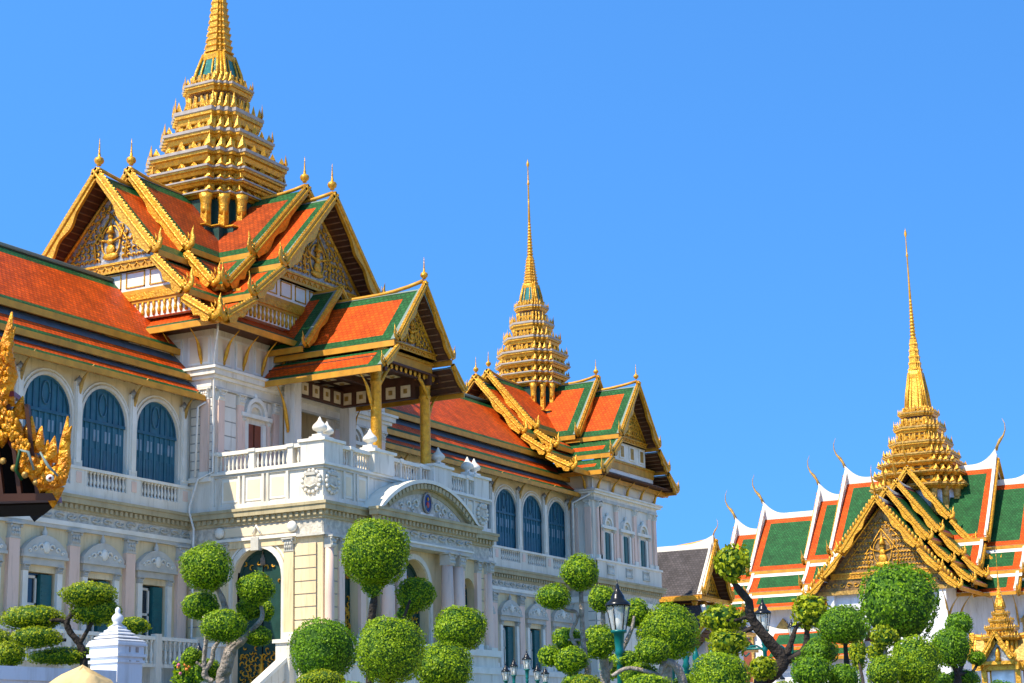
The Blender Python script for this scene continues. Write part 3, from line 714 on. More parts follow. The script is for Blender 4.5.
def wing_roof(x0, x1):
    b = MB(); Y0 = 54.15
    for sg in (-1, 1):
        y = lambda v: Y0+sg*v
        A = lambda x, v, z: (x, y(v), z)
        roof_panel(b, A(x0, 0, 21.8), A(x1, 0, 21.8), A(x1, 3.45, 18.35), A(x0, 3.45, 18.35), bt=.62, bb=.24, bl=0, br=0)
        fascia(b, A(x0, 3.45, 18.30), A(x1, 3.45, 18.30), .28, .12, 'gold_flat', out=(0, sg, 0))
        roof_panel(b, A(x0, 3.2, 18.05), A(x1, 3.2, 18.05), A(x1, 4.28, 17.02), A(x0, 4.28, 17.02), bt=.30, bb=.30, bl=0, br=0)
        b.face([A(x0, 3.2, 18.07), A(x1, 3.2, 18.07), A(x1, 3.66, 17.635), A(x0, 3.66, 17.635)], 'lead', world=True)
        fascia(b, A(x0, 4.28, 16.99), A(x1, 4.28, 16.99), .26, .12, 'gold_flat', out=(0, sg, 0))
        roof_panel(b, A(x0, 4.05, 16.78), A(x1, 4.05, 16.78), A(x1, 5.0, 16.02), A(x0, 5.0, 16.02), bt=.28, bb=.3, bl=0, br=0)
        b.face([A(x0, 4.05, 16.80), A(x1, 4.05, 16.80), A(x1, 4.48, 16.46), A(x0, 4.48, 16.46)], 'lead', world=True)
        fascia(b, A(x0, 5.0, 16.0), A(x1, 5.0, 16.0), .24, .13, 'gold_flat', out=(0, sg, 0))
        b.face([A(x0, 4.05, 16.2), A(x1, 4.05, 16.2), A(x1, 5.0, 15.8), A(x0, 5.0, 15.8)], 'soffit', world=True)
        for k in range(int((x1-x0)/.8)): b.tube([A(x0+.4+.8*k, 4.1, 16.12), A(x0+.4+.8*k, 4.98, 15.78)], .05, 'soffit_rib', seg=4, world=True)
    b.tube([(x0, Y0, 21.86), (x1, Y0, 21.86)], .1, 'tile_pale', seg=6, world=True)
    return b.build('wing_roof', hall)
wing_roof(38.0, 62.9); wing_roof(76.95, 99.4)

# ---- central tower walls
TX0, TX1, TY0, TY1 = 62.94, 76.9, 48.8, 59.5
def rustic(b, a0, a1, z0, z1, m='white', o=0.0, pitch=.62):
    n = max(1, round((z1-z0)/pitch))
    for k in range(n):
        za = z0+(z1-z0)*k/n; zb = z0+(z1-z0)*(k+1)/n
        b.box(a0, a1, o, o+.06, za+.025, zb-.025, m)
    b.box(a0, a1, o-.02, o+.02, z0, z1, 'joint')
def niche_window(par, fr, c, z0, zt, hw, m_in='brown_door', wall='white', name='window'):
    b = MB(fr); b.box(c-hw, c+hw, -.2, .02, z0, zt, m_in)
    b.box(c-.02, c+.02, .02, .04, z0, zt, 'dark')
    w = b.build(name, par); s = MB(fr)
    for sg in (-1, 1):
        s.box(c+sg*(hw+.14)-.13, c+sg*(hw+.14)+.13, 0, .12, z0, zt+.05, 'white_trim'); s.box(c+sg*(hw+.42)-.1, c+sg*(hw+.42)+.1, 0, .17, z0, zt+.12, 'pink')
        capital(s, c+sg*(hw+.42), 0, .11, zt+.02, zt+.24, 'white', .15)
    s.box(c-hw-.6, c+hw+.6, 0, .24, zt+.24, zt+.42, 'white_trim')
    archivolt(s, c, hw*.72, hw*1.0, zt+.42, 0, .14, 'white'); archivolt(s, c, hw*1.15, hw*1.5, zt+.42, 0, .22, 'white_trim')
    P = arch_pts(c, hw*.72, zt+.42); s.face([(x, .02, z) for x, z in reversed(P)], 'cream_panel')
    s.blob((c, .1, zt+.42+hw*1.6), (.14, .1, .18), 'white_trim', 8, 5, world=False)
    s.build('window_surround', w)
b = MB()
# body with a recess in the front, open to the portico
b.box(TX0, 68.15, TY0, TY1, 10.9, 19.3, 'white'); b.box(71.7, TX1, TY0, TY1, 10.9, 19.3, 'white'); b.box(68.15, 71.7, TY0+3.2, TY1, 10.9, 19.3, 'cream')
b.box(68.15, 71.7, TY0, TY0+3.3, 17.2, 19.3, 'white')
b.box(68.15, 68.16, TY0, TY0+3.2, 12.3, 17.2, 'cream'); b.box(71.69, 71.7, TY0, TY0+3.2, 12.3, 17.2, 'cream')
b.build('tower_wall', hall)
b = MB(Fr((0, TY0+3.2, 0), (1, 0, 0), (0, -1, 0)))
b.box(69.2, 70.7, 0, .06, 12.4, 15.2, 'brown_door'); b.box(69.0, 70.9, 0, .12, 15.2, 15.4, 'white_trim'); b.box(68.16, 71.69, 0, .1, 16.0, 16.12, 'white_trim'); relief_row(b, 68.3, 71.5, .03, 15.75, .3, 'relief', .6)
b.build('portico_door', hall)
for c in (65.92, 73.9): niche_window(hall, FT, c, 12.4, 15.15, .52)
for fr, a0, a1, pils in ((FT, TX0, TX1, (63.38, 64.8, 67.45, 72.4, 75.0, 76.45)), (FL, -TY1, -TY0, (-49.12, -50.6, -54, -58))):
    b = MB(fr); e = 0 if fr is FT else -.004
    b.box(a0, a1, 0, .16, 16.32, 16.42, 'stone_grey'); b.box(a0, a1, 0, .12, 16.42, 16.75, 'white'); b.box(a0-.2, a1+.26+e, -.05, .26+e, 16.75-e, 16.9+e, 'white_trim'); b.box(a0-.34, a1+.40+e, -.05, .40+e, 16.9-e, 17.14+e, 'white'); b.box(a0-.44, a1+.50+e, -.05, .50+e, 17.14-e, 17.26+e, 'white_trim')
    # panelled frieze under the eave
    n = max(2, int((a1-a0)/1.35)); dx = (a1-a0)/n
    for k in range(n):
        x = a0+k*dx; b.box(x+.16, x+dx-.16, 0, .05, 17.45, 18.75, 'white_trim'); b.box(x+.27, x+dx-.27, .05, .06, 17.56, 18.64, 'cream_panel')
    b.build('upper_cornice', hall)
    for c in pils:
        t = MB(fr); pilaster(t, c, 0, .22, 12.4, 16.32, 'pink', .42, .16, 'white', 'white_trim'); t.build('pilaster', hall)
    for k in range(n):
        bracket(hall, fr, a0+(k+.5)*dx if fr is FT else a1-(k+.4)*dx, 17.55, .85, 18.95, 'gold')
b = MB(FT)
for q in ((63.62, 64.56), (66.9, 67.2), (75.25, 76.2)): rustic(b, q[0], q[1], 12.4, 16.3)
b.box(TX0-.1, TX1+.1, 0, .2, 10.9, 12.4, 'white')
b.build('rusticated_band', hall)
b = MB(FL); rustic(b, -49.95, -49.36, 12.4, 16.3, pitch=.4); rustic(b, -49.0+.06, -TY0, 12.4, 16.3, pitch=.4); b.box(-50, -TY0, 0, .12, 10.9, 12.45, 'white'); b.box(-50, -TY0+.1, 0, .3, 12.2, 12.4, 'white_trim'); b.build('rusticated_band', hall)
# downpipes at the corner
b = MB()
b.tube([(62.2, 48.0, 19.0), (62.3, 48.1, 18.6), (62.78, 48.62, 17.8), (62.78, 48.62, 12.6), (62.5, 49.2, 12.3), (62.5, 49.6, 11.2), (62.5, 49.62, 10.9), (62.6, 49.45, 10.2), (62.6, 49.5, G0)], .05, 'pipe', seg=8, world=True)
b.tube([(62.72, 49.0, 15.7), (62.55, 49.3, 15.5), (62.5, 49.35, 12.4)], .05, 'pipe', seg=8, world=True)
b.build('downpipe', hall)

# ---- porch block (ground floor) and its terrace
b = MB(FL)                                                   # left face: a from -50 to -43
arch_panel(b, -47.9, -44.75, 3.3, 9.45, -46.3, 1.25, 3.3, 7.9, 'cream', .45, mr='cream_panel')
b.box(-50, -47.9, -.3, 0, FLOOR, 9.45, 'cream'); b.box(-44.75, -43.012, -.3, 0, FLOOR, 9.45, 'cream'); b.box(-50, -43.012, -.3, .02, 9.45, 10.236, 'relief')
rustic(b, -44.35, -43.3, FLOOR+.2, 9.2, 'cream', .02, .55); rustic(b, -49.9, -48.3, FLOOR+.2, 9.2, 'cream', .0, .55)
b.build('porch_wall', hall)
b = MB(FP)
for c, hw_, top in ((64.95, .62, 8.6), (66.9, .4, 8.3), (73.1, .4, 8.3), (74.9, .62, 8.6)):
    arch_panel(b, c-(.95 if hw_ > .5 else 1.0), c+(.95 if hw_ > .5 else 1.0), FLOOR, 9.45, c, hw_, FLOOR, top-hw_, 'cream', .5)
arch_panel(b, 67.9, 72.1, FLOOR, 9.45, 70.0, 1.3, FLOOR, 7.75, 'cream', .6)
b.box(62.952, 64.0, -.3, 0, FLOOR, 9.447, 'cream'); b.box(75.85, 76.888, -.3, 0, FLOOR, 9.447, 'cream'); b.box(62.952, 76.888, -.3, .02, 9.45, 10.24, 'relief')
rustic(b, 63.25, 63.95, FLOOR+.2, 9.2, 'cream', .02, .55); rustic(b, 75.95, 76.6, FLOOR+.2, 9.2, 'cream', .02, .55)
b.build('porch_wall', hall)
b = MB(Fr((76.9, 0, 0), (0, 1, 0), (1, 0, 0))); b.box(43.012, 50, -.3, 0, G0, 10.23, 'cream'); b.build('porch_wall', hall)
b = MB()
for (x0_, y0_, y1_) in ((62.7, 42.7, 44.75), (63.5, 44.75, 47.9), (62.7, 47.9, 50)): b.box(x0_, 77.15, y0_, y1_, G0, FLOOR-.3, 'white'); b.box(x0_-.15, 77.3, y0_-(.15 if y0_ < 43 else 0), y1_, FLOOR-.3, FLOOR, 'white_trim'); b.box(x0_-.08, 77.22, y0_-(.08 if y0_ < 43 else 0), y1_, 4.2, 4.5, 'white_trim')
b.box(62.5, 63.5, 44.75, 47.9, G0, 3.3, 'white')
b.build('plinth', hall)
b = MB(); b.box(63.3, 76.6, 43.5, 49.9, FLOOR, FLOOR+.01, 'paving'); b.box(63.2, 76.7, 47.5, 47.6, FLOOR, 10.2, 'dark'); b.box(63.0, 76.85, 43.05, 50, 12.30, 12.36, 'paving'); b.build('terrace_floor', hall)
def gilt_door(fr, c, hw_, z0, spring, o):
    """deep green leaves with gilded relief"""
    b = MB(fr); P = arch_pts(c, hw_, spring)
    b.face([(c-hw_, o, z0), (c+hw_, o, z0)]+[(x, o, z) for x, z in reversed(P)], 'deep_green')
    b.box(c-.02, c+.02, o, o+.03, z0, spring+hw_, 'dark')
    archivolt(b, c, hw_*.9, hw_, spring, o, o+.04, 'deep_green', legs=z0)
    rng = random.Random(int(c*10))
    d = b.build('gilt_door', hall); g = MB(fr)
    for sg in (-1, 1):
        for (zz, n) in ((z0+.2, 8), (z0+.45, 8), (z0+.7, 8), (z0+.95, 7), (z0+1.2, 7), (z0+1.45, 5), (z0+1.7, 2), (spring-.05, 2), (spring+hw_*.45, 3)):
            for k in range(n):
                x = hw_*.88*(k+.5)/n; x = hw_*.7 if n == 2 and k == 1 else x; r = rng.uniform(.06, .12)
                t0 = rng.uniform(0, 6); jz = rng.uniform(-.12, .12)
                pts = [(c+sg*(x+r*cos(t+t0)), o+.05, zz+jz+r*sin(t+t0)) for t in [j*.9 for j in range(5)]]
                g.tube(pts, [.02, .035, .04, .03, .015], 'gold', seg=5)
    g.tube([(c, o+.05, z0+.1), (c, o+.08, z0+.5), (c, o+.05, z0+1.3)], [.12, .16, .03], 'gold', seg=6)
    for k in range(-2, 3): g.tube([(c+k*.055, o+.05, spring+hw_*.45), (c+k*.05, o+.05, spring+hw_*(.95-.12*abs(k)))], .016, 'rim_grey', seg=4)
    g.build('gilt_relief', d)
gilt_door(FL, -46.3, 1.25, 3.3, 7.9, -.4); gilt_door(FP, 64.95, .62, FLOOR, 7.98, -.45); gilt_door(FP, 74.9, .62, FLOOR, 7.98, -.45); gilt_door(FP, 70.0, 1.3, FLOOR, 7.75, -.5)
for c in (66.9, 73.1):
    t = MB(FP); P = arch_pts(c, .4, 7.9); t.face([(c-.4, -.4, FLOOR), (c+.4, -.4, FLOOR)]+[(x, -.4, z) for x, z in reversed(P)], 'dark_glass'); t.build('window', hall)
b = MB(FL); archivolt(b, -46.3, 1.27, 1.5, 7.9, 0, .1, 'white', legs=3.3); archivolt(b, -46.3, 1.56, 1.64, 7.9, 0, .06, 'white_trim')
b.box(-48.3, -44.3, 0, .12, 9.2, 9.5, 'cream'); b.box(-48.4, -44.2, 0, .22, 9.5, 9.62, 'white_trim'); b.box(-46.5, -46.1, 0, .26, 9.05, 9.6, 'stone_grey')
b.box(-48.1, -44.5, 0, .06, 9.72, 10.1, 'cream_panel')
for a in (-48.2, -44.45): b.blob((a, .16, 9.92), (.24, .16, .24), 'white_trim', 12, 8, world=False)
b.tube([(-46.5, .1, 9.75), (-46.3, .14, 10.1), (-46.1, .1, 9.75)], .06, 'white_trim', seg=5)
b.build('arch_surround', hall)
b = MB(FP); archivolt(b, 70.0, 1.32, 1.55, 7.75, 0, .1, 'white', legs=FLOOR)
for c in (66.9, 73.1): archivolt(b, c, .42, .62, 7.9, 0, .1, 'white', legs=FLOOR)
b.build('arch_surround', hall)
for fr, a, hw_ in ((FL, -44.62, .24), (FL, -47.98, .24), (FP, 65.75, .2), (FP, 64.12, .2), (FP, 75.7, .2), (FP, 76.5, .2), (FP, 74.15, .2)):
    t = MB(fr); pilaster(t, a, 0.0, hw_, FLOOR, 9.45, 'cream' if fr is FL else 'pink', .5, .16); t.build('pilaster', hall)
for fr, a, o_ in ((FP, 63.2, .02), (FP, 76.6, .02)):
    t = MB(fr); pilaster(t, a, o_+.12, .21, FLOOR, 9.45, 'pink', .5, .16, round_=True); t.build('column', hall)
for a in (66.95, 67.95, 71.95, 72.9):
    t = MB(FQ); pilaster(t, a, .12, .3, FLOOR, 9.45, 'pink', .55, .16, round_=True); t.build('column', hall)
for fr, a0, a1, e in ((FL, -50, -43, (0, 0)), (FP, 62.94, 76.9, (1, 1))):
    b = MB(fr)
    b.box(a0-(.2 if e[0] else 0), a1+.2, 0, .22, 9.46, 9.56, 'stone_grey') if e[0] else b.box(-44.2, a1+.2, .0, .22, 9.46, 9.56, 'stone_grey')
    cornice(b, a0, a1, 10.86 if fr is FP else 10.856, pj=.42 if fr is FP else .416, ends=(e[0], 1) if fr is FP else (0, 1))
    b.build('entablature', hall)
b = MB(FQ)                                                   # projecting centre: entablature and segmental pediment
b.box(65.8, 74.05, -.5, .25, 9.45, 9.8, 'stone_grey'); b.box(65.75, 74.1, -.5, .32, 9.62, 9.7, 'white_trim'); b.box(65.8, 74.05, -.5, .25, 9.8, 10.24, 'relief'); relief_row(b, 66, 74, .27, 10.02, .3, 'stone_grey', .8)
cornice(b, 65.8, 74.05, 10.868, pj=.4, ends=(1, 1), o=.25)
b.build('entablature', hall)
b = MB(FQ); cx, hw_, rise = 69.92, 4.25, 1.62; R_ = (hw_**2+rise**2)/(2*rise); zc = 10.87+rise-R_; a_ = math.asin(hw_/R_); N = 28
def segp(r, t): return (cx+r*sin(t), zc+r*cos(t))
for i in range(N):
    t0, t1 = -a_+2*a_*i/N, -a_+2*a_*(i+1)/N
    for (r0, r1, o1) in ((R_-.16, R_, .62), (R_-.42, R_-.16, .46), (R_-.62, R_-.42, .3)):
        (x0, z0), (x1, z1), (x2, z2), (x3, z3) = segp(r0, t0), segp(r0, t1), segp(r1, t1), segp(r1, t0)
        z0 = max(z0, 10.87); z1 = max(z1, 10.87)
        b.face([(x0, o1, z0), (x1, o1, z1), (x2, o1, z2), (x3, o1, z3)], 'cornice' if r1 < R_ else 'white_trim')
        b.face([(x0, o1-.3, z0), (x1, o1-.3, z1), (x1, o1, z1), (x0, o1, z0)], 'cornice')
        if r1 == R_: b.face([(x3, o1, z3), (x2, o1, z2), (x2, -.55, z2), (x3, -.55, z3)], 'white_trim')
    if i % 1 == 0:
        (xa, za), (xb, zb) = segp(R_-.40, t0+.01), segp(R_-.19, t0+.01); (xc, zc2), (xd, zd) = segp(R_-.40, t0+.045), segp(R_-.19, t0+.045)
        if za > 10.9: b.idx([(xa, .56, za), (xb, .56, zb), (xd, .56, zd), (xc, .56, zc2), (xa, .46, za), (xb, .46, zb), (xd, .46, zd), (xc, .46, zc2)], [(0, 1, 2, 3), (0, 3, 7, 4), (1, 5, 6, 2), (0, 4, 5, 1), (2, 6, 7, 3)], 'cornice')
pts = [segp(R_-.6, -a_+2*a_*i/N) for i in range(N+1)]; pts = [p for p in pts if p[1] > 10.87]
b.face([(x, .26, z) for x, z in [(pts[0][0], 10.87)]+pts+[(pts[-1][0], 10.87)]], 'relief')
for sg in (-1, 1):
    for (dx, dz, r) in ((.9, .45, .24), (1.5, .35, .2), (2.1, .25, .15), (1.15, .15, .14)):
        b.tube([(cx+sg*(dx+r*cos(t)*(1-t/9)), .3, 10.9+dz+r*sin(t)*(1-t/9)) for t in [j*.8 for j in range(8)]], .05, 'white', seg=5)
b.box(cx-.55, cx+.55, .26, .32, 10.9, 11.05, 'white_trim')
ped = b.build('arched_pediment', hall)
b = MB(FQ)
b.lathe((0, 0, 0), [(0, 0)]*2, 'gold', seg=3) if False else None
n = 20
def oval(rx, rz, o, m, zc_=11.5): b.face([(cx+rx*cos(2*pi*k/n), o, zc_+rz*sin(2*pi*k/n)) for k in range(n)], m)
b.tube([(cx+.34*cos(2*pi*k/n), .36, 11.5+.44*sin(2*pi*k/n)) for k in range(n+1)], .05, 'rim_grey', seg=5)
oval(.34, .44, .35, 'emblem_blue')
b.blob((cx, .37, 11.42), (.13, .03, .15), 'emblem_red', 8, 5, world=False); b.blob((cx, .38, 11.68), (.06, .03, .09), 'gold_flat', 8, 5, world=False); b.blob((cx-.15, .375, 11.3), (.1, .02, .08), 'blue_shutter_light', 6, 4, world=False)
b.build('oval_emblem', ped)
# parapet of the terrace: lower panelled wall, moulding, balusters, pedestals with onion finials
def parapet(fr, a0, a1, peds, rails, panels, cres):
    e = 0 if fr is FP else -.004
    if fr is FL: a1 -= .012
    else: a0 += .012; a1 -= .012
    b = MB(fr); b.box(a0-(.12 if fr is FP else 0), a1+.12+e, -.35, .12+e, 10.862, 11.1+e, 'white'); b.box(a0, a1, -.35, 0, 11.1, 12.36+e, 'white')
    b.box(a0-(.1 if fr is FP else 0), a1+.1+e, -.35, .1+e, 12.30-e, 12.42+e, 'stone_grey'); b.box(a0-(.18 if fr is FP else 0), a1+.18+e, -.35, .18+e, 12.42+e, 12.52+e, 'white_trim')
    for (p, q) in panels:
        b.box(p, q, 0, .04, 11.2, 12.2, 'white_trim'); b.box(p+.1, q-.1, .04, .05, 11.3, 12.1, 'cream_panel')
        b.box(p-.14, p-.02, 0, .1, 11.1, 12.3, 'white'); b.box(q+.02, q+.14, 0, .1, 11.1, 12.3, 'white')
    for c in cres:                                           # carved crests at the corners
        b.blob((c, .04, 11.75), (.42, .1, .42), 'relief', 12, 8, world=False)
        for k in range(14):
            t = 2*pi*k/14; b.blob((c+.44*cos(t), .07, 11.75+.46*sin(t)), (.1, .08, .1), 'white', 6, 4, world=False)
        b.box(c-.25, c+.25, .1, .18, 12.0, 12.12, 'stone_grey'); b.tube([(c-.25, .14, 11.6), (c, .17, 11.5), (c+.25, .14, 11.6)], .04, 'white', seg=5)
    b.build('parapet', hall)
    b = MB(fr)
    for (p, q) in rails:
        baluster_row(b, p, q, -.08, 12.52, 13.26, .2, 'white', .075); b.box(p, q, -.26, .08, 13.26, 13.42, 'white_trim'); b.box(p, q, -.2, .04, 12.5, 12.6, 'white')
    for (p, q) in peds: b.box(p, q, -.30, .08, 12.52, 13.3, 'white'); b.box(p-.06, q+.06, -.34, .14, 13.3, 13.44, 'white_trim')
    b.build('balustrade', hall)
parapet(FL, -48.75, -43.0, [(-48.75, -48.45), (-46.75, -46.5), (-44.75, -44.5)], [(-48.45, -46.75), (-46.5, -44.75), (-44.5, -44.1)], [(-48.2, -47.35), (-46.95, -46.1), (-45.7, -44.85)], [-43.55])
parapet(FP, 62.94, 76.9, [(68.9, 69.05), (70.6, 70.75), (64.9, 65.1), (74.8, 75.0)], [(64.3, 64.9), (65.1, 66.5), (68.1, 68.9), (69.05, 70.6), (70.75, 71.5), (73.1, 74.8), (75.0, 75.5)], [(64.5, 65.1), (65.5, 66.2), (73.8, 74.5), (74.9, 75.4)], [63.55, 76.3])
def onion(px, py, z, s=1.0):
    b = MB(); b.box(px-.36*s, px+.36*s, py-.36*s, py+.36*s, z, z+.12*s, 'white_trim'); b.box(px-.26*s, px+.26*s, py-.26*s, py+.26*s, z+.12*s, z+.24*s, 'white_trim')
    b.lathe((px, py, z+.24*s), [(.2*s, 0), (.13*s, .06*s), (.15*s, .14*s), (.32*s, .22*s), (.36*s, .32*s), (.32*s, .42*s), (.2*s, .54*s), (.11*s, .64*s), (.07*s, .74*s), (.015*s, .84*s)], 'white_trim', seg=16, world=True)
    b.build('onion_finial', hall)
for (x0, x1, y0, y1) in ((62.88, 64.3, 42.92, 44.1), (75.5, 76.96, 42.92, 44.1), (66.5, 68.1, 42.75, 43.7), (71.5, 73.1, 42.75, 43.7)):
    b = MB(); b.box(x0, x1, y0, y1, 12.523, 13.44, 'white'); b.box(x0-.1, x1+.1, y0-.1, y1+.1, 13.44, 13.56, 'white_trim'); b.build('pedestal', hall)
onion(63.35, 43.45, 13.56, .92); onion(64.1, 43.6, 13.56, .85); onion(75.9, 43.5, 13.56, .9); onion(76.55, 43.5, 13.56, .9); onion(66.85, 43.2, 13.56, .9); onion(72.75, 43.25, 13.56, .9)

# ---- portico: two gilded front columns, white piers, coffered ceiling, double gable roof
for x in (67.75, 71.95):
    b = MB(); b.lathe((x, 43.45, 12.5), [(.34, 0), (.34, .2), (.27, .35), (.25, .5), (.24, 4.2), (.3, 4.3), (.24, 4.4), (.28, 4.9), (.42, 5.3)], 'gold', seg=12, world=True); b.box(x-.34, x+.34, 43.11, 43.79, 17.6, 17.75, 'gold')
    b.build('gilded_column', hall)
for x in (67.65, 72.15):
    b = MB(); b.box(x-.28, x+.28, 47.6, 48.15, 12.36, 17.3, 'white'); b.box(x-.34, x+.34, 47.55, 48.2, 12.36, 12.7, 'white_trim'); b.build('pier', hall)
b = MB()
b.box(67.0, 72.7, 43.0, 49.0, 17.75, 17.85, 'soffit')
for i in range(5):
    for j in range(6):
        x = 67.55+i*1.14; y = 43.7+j*.93; b.box(x-.3, x+.3, y-.28, y+.28, 17.735, 17.752, 'coffer'); b.blob((x, y, 17.73), (.14, .14, .05), 'gold_dark', 8, 4)
for x in (67.1, 67.9, 71.75, 72.6): b.box(x-.1, x+.1, 43.0, 48.9, 17.3 if x in (67.9, 71.75) else 17.55, 17.75, 'soffit')
for y in (43.35, 46.1, 48.6): b.box(67.0, 72.7, y-.1, y+.1, 17.5, 17.75, 'soffit')
ceil = b.build('portico_ceiling', hall)
b = MB()
for x0, s_ in ((71.62, -1),):                                # deep frieze beams with painted squares, seen from below
    b.box(71.63, 71.9, 43.8, 48.0, 16.75, 17.5, 'soffit')
    for k in range(5): y = 44.3+.82*k; b.box(71.60, 71.63, y-.26, y+.26, 16.84, 17.4, 'coffer'); b.box(71.58, 71.60, y-.1, y+.1, 17.02, 17.24, 'gold_dark')
b.box(67.9, 71.6, 47.75, 48.0, 16.75, 17.5, 'soffit')
for k in range(4): x = 68.4+.88*k; b.box(x-.26, x+.26, 47.72, 47.75, 16.84, 17.4, 'coffer'); b.box(x-.1, x+.1, 47.70, 47.72, 17.02, 17.24, 'gold_dark')
b.build('painted_beam', hall)
FG = Fr((69.85, 43.3, 0), (1, 0, 0), (0, -1, 0))
b = MB(FG); b.box(-2.35, 2.35, -.1, .12, 17.85, 18.35, 'gold_flat'); b.box(-2.4, 2.4, -.1, .2, 18.28, 18.4, 'gold'); b.box(-2.6, 2.6, -.1, .16, 17.8, 17.9, 'gold')
for k in range(15): b.blob((-2.8+.4*k, .12, 17.68), (.13, .04, .16), 'gold', 6, 4, world=False)
b.box(-2.0, 2.0, -.05, .05, 17.62, 17.8, 'gold_flat')
for sg in (-1, 1):
    b.tube([(sg*2.05, .02, 16.6), (sg*1.85, .04, 17.0), (sg*1.5, .04, 17.4), (sg*1.1, .02, 17.65)], [.05, .1, .1, .05], 'gold', seg=5)
b.build('gilded_beam', hall)
for (x, y0, z0, x1, z1) in ((67.5, 43.5, 15.7, 66.35, 17.15), (72.2, 43.5, 15.7, 73.35, 17.15), (67.35, 47.9, 15.0, 66.35, 17.1), (72.5, 47.9, 15.0, 73.4, 17.1)):
    fr = Fr((x, y0, 0), (0, 1, 0), (1 if x1 > x else -1, 0, 0)); bracket(hall, fr, 0, z0, abs(x1-x), z1, 'gold')
gable_arm(hall, (69.85, 48.8), (0, -1), (1, 0), 21.4, 0.0, [
    dict(L=2.0, zr=22.0, tiers=[(0, 22.0, 2.95, 18.75)], rise=.1),
    dict(L=6.6, zr=21.4, L0=0.1, tiers=[(0, 21.4, 2.45, 18.55), (2.45, 18.15, 3.55, 17.2)], rise=.35)], bw=.28, tip=.58, rb=.85, edge_w=.12, btp=(.62, .45, .2, .22))
finial_ball(hall, (69.85, 42.15, 22.0), .62)
pediment(hall, Fr((69.85, 42.95, 0), (1, 0, 0), (0, -1, 0)), 2.1, 18.75, 21.1, 0, band=.3, dens=1.4)

# ---- central tower roof
CX, CY = 69.9, 54.15
def frieze_level(fr, hw_, z0, zt, ht, pan=1.15):
    """gilded balustrade frieze, gold moulding and white panels framed in gold between skirt roof and pediment"""
    b = MB(fr); H = zt-z0
    b.box(-hw_, hw_, -.4, -.02, z0, z0+H*.5, 'white_trim'); b.box(-ht, ht, -.4, -.02, z0+H*.5, zt, 'white_trim')
    b.box(-hw_-.1, hw_+.1, -.3, .10, z0+H*.36, z0+H*.50, 'gold'); b.box(-hw_-.1, hw_+.1, -.3, .04, z0+H*.30, z0+H*.36, 'gold_flat'); b.box(-ht-.2, ht+.2, -.3, .04, z0+H*.5, z0+H*.58, 'gold_flat')
    n = int(2*hw_/.3)
    for k in range(n):
        x = -hw_+2*hw_*(k+.5)/n; b.lathe((x, 0.0, z0+H*.02), [(.06, 0), (.1, H*.08), (.05, H*.16), (.09, H*.22), (.07, H*.28)], 'gold', seg=6)
    m = max(2, int(2*ht/pan)); dx = 2*ht/m
    for k in range(m):
        a, c = -ht+k*dx+.14, -ht+(k+1)*dx-.14; z1, z2 = z0+H*.64, z0+H*.96
        for q in ((a, c, z1, z1+.05), (a, c, z2-.05, z2), (a, a+.05, z1, z2), (c-.05, c, z1, z2)): b.box(q[0], q[1], -.02, .02, q[2], q[3], 'gold')
    return b.build('panelled_frieze', hall)
frieze_level(Fr((62.35, CY, 0), (0, -1, 0), (-1, 0, 0)), 4.75, 19.85, 22.15, 3.4)
frieze_level(Fr((CX, 48.25, 0), (1, 0, 0), (0, -1, 0)), 5.8, 19.85, 22.15, 4.05)
pediment(hall, Fr((62.3, CY, 0), (0, -1, 0), (-1, 0, 0)), 3.2, 22.6, 26.1, .02, band=.5)
pediment(hall, Fr((CX, 48.2, 0), (1, 0, 0), (0, -1, 0)), 3.7, 22.6, 26.1, .02, band=.5)
def tower_roof(c, left, front, skirt_z, tipk=1.0):
    """left / front: (outerL, outer tiers, innerL, inner tiers, outer zr, inner zr); skirt tiers run round the crossing"""
    for (dr, sd, A) in (((-1, 0), (0, 1), left), ((0, -1), (1, 0), front), ((1, 0), (0, 1), left), ((0, 1), (1, 0), front)):
        Lo, To, Li, Ti, zo, zi, starts = A
        vis = dr in ((-1, 0), (0, -1))
        for t_i, t in enumerate(To):
            gable_arm(hall, c, dr, sd, zo, starts[t_i], [dict(L=Lo if vis or dr == (0, 1) else Lo-.6, zr=zo if t_i == 0 else t[1]-.4, tiers=[t], rise=.25 if t_i == 0 else 0, main=t_i == 0)], bw=.46*tipk if t_i == 0 else .42*tipk, tip=.9*tipk, rb=.62, btp=(.75, .55, .15, .3))
        for t_i, t in enumerate(Ti):
            gable_arm(hall, c, dr, sd, zi, 0 if t_i == 0 else starts[1], [dict(L=Li, zr=zi if t_i == 0 else t[1]-.4, tiers=[t], rise=.25 if t_i == 0 else 0, main=t_i == 0)], inner='tile_orange_dark', bw=.46*tipk if t_i == 0 else .42*tipk, tip=.9*tipk, rb=.62, btp=(.75, .55, .15, .3))
        d = Vector((*dr, 0)); C_ = Vector((*c, 0))
        for L_, z_ in ((Lo, zo), (Li, zi)):
            p = C_+d*(L_-.05); p.z = z_+.62; finial_ball(hall, p, .78*tipk)
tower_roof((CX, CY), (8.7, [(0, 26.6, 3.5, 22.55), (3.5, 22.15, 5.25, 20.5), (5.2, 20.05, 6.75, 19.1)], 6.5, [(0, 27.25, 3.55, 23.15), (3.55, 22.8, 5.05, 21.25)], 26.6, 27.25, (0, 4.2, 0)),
    (6.95, [(0, 26.6, 4.1, 22.45), (4.2, 22.15, 6.35, 20.55), (6.3, 20.25, 8.35, 19.1)], 5.35, [(0, 27.25, 4.3, 23.15), (4.4, 22.85, 6.2, 21.25)], 26.6, 27.25, (0, 3.4, 0)), 19.1)
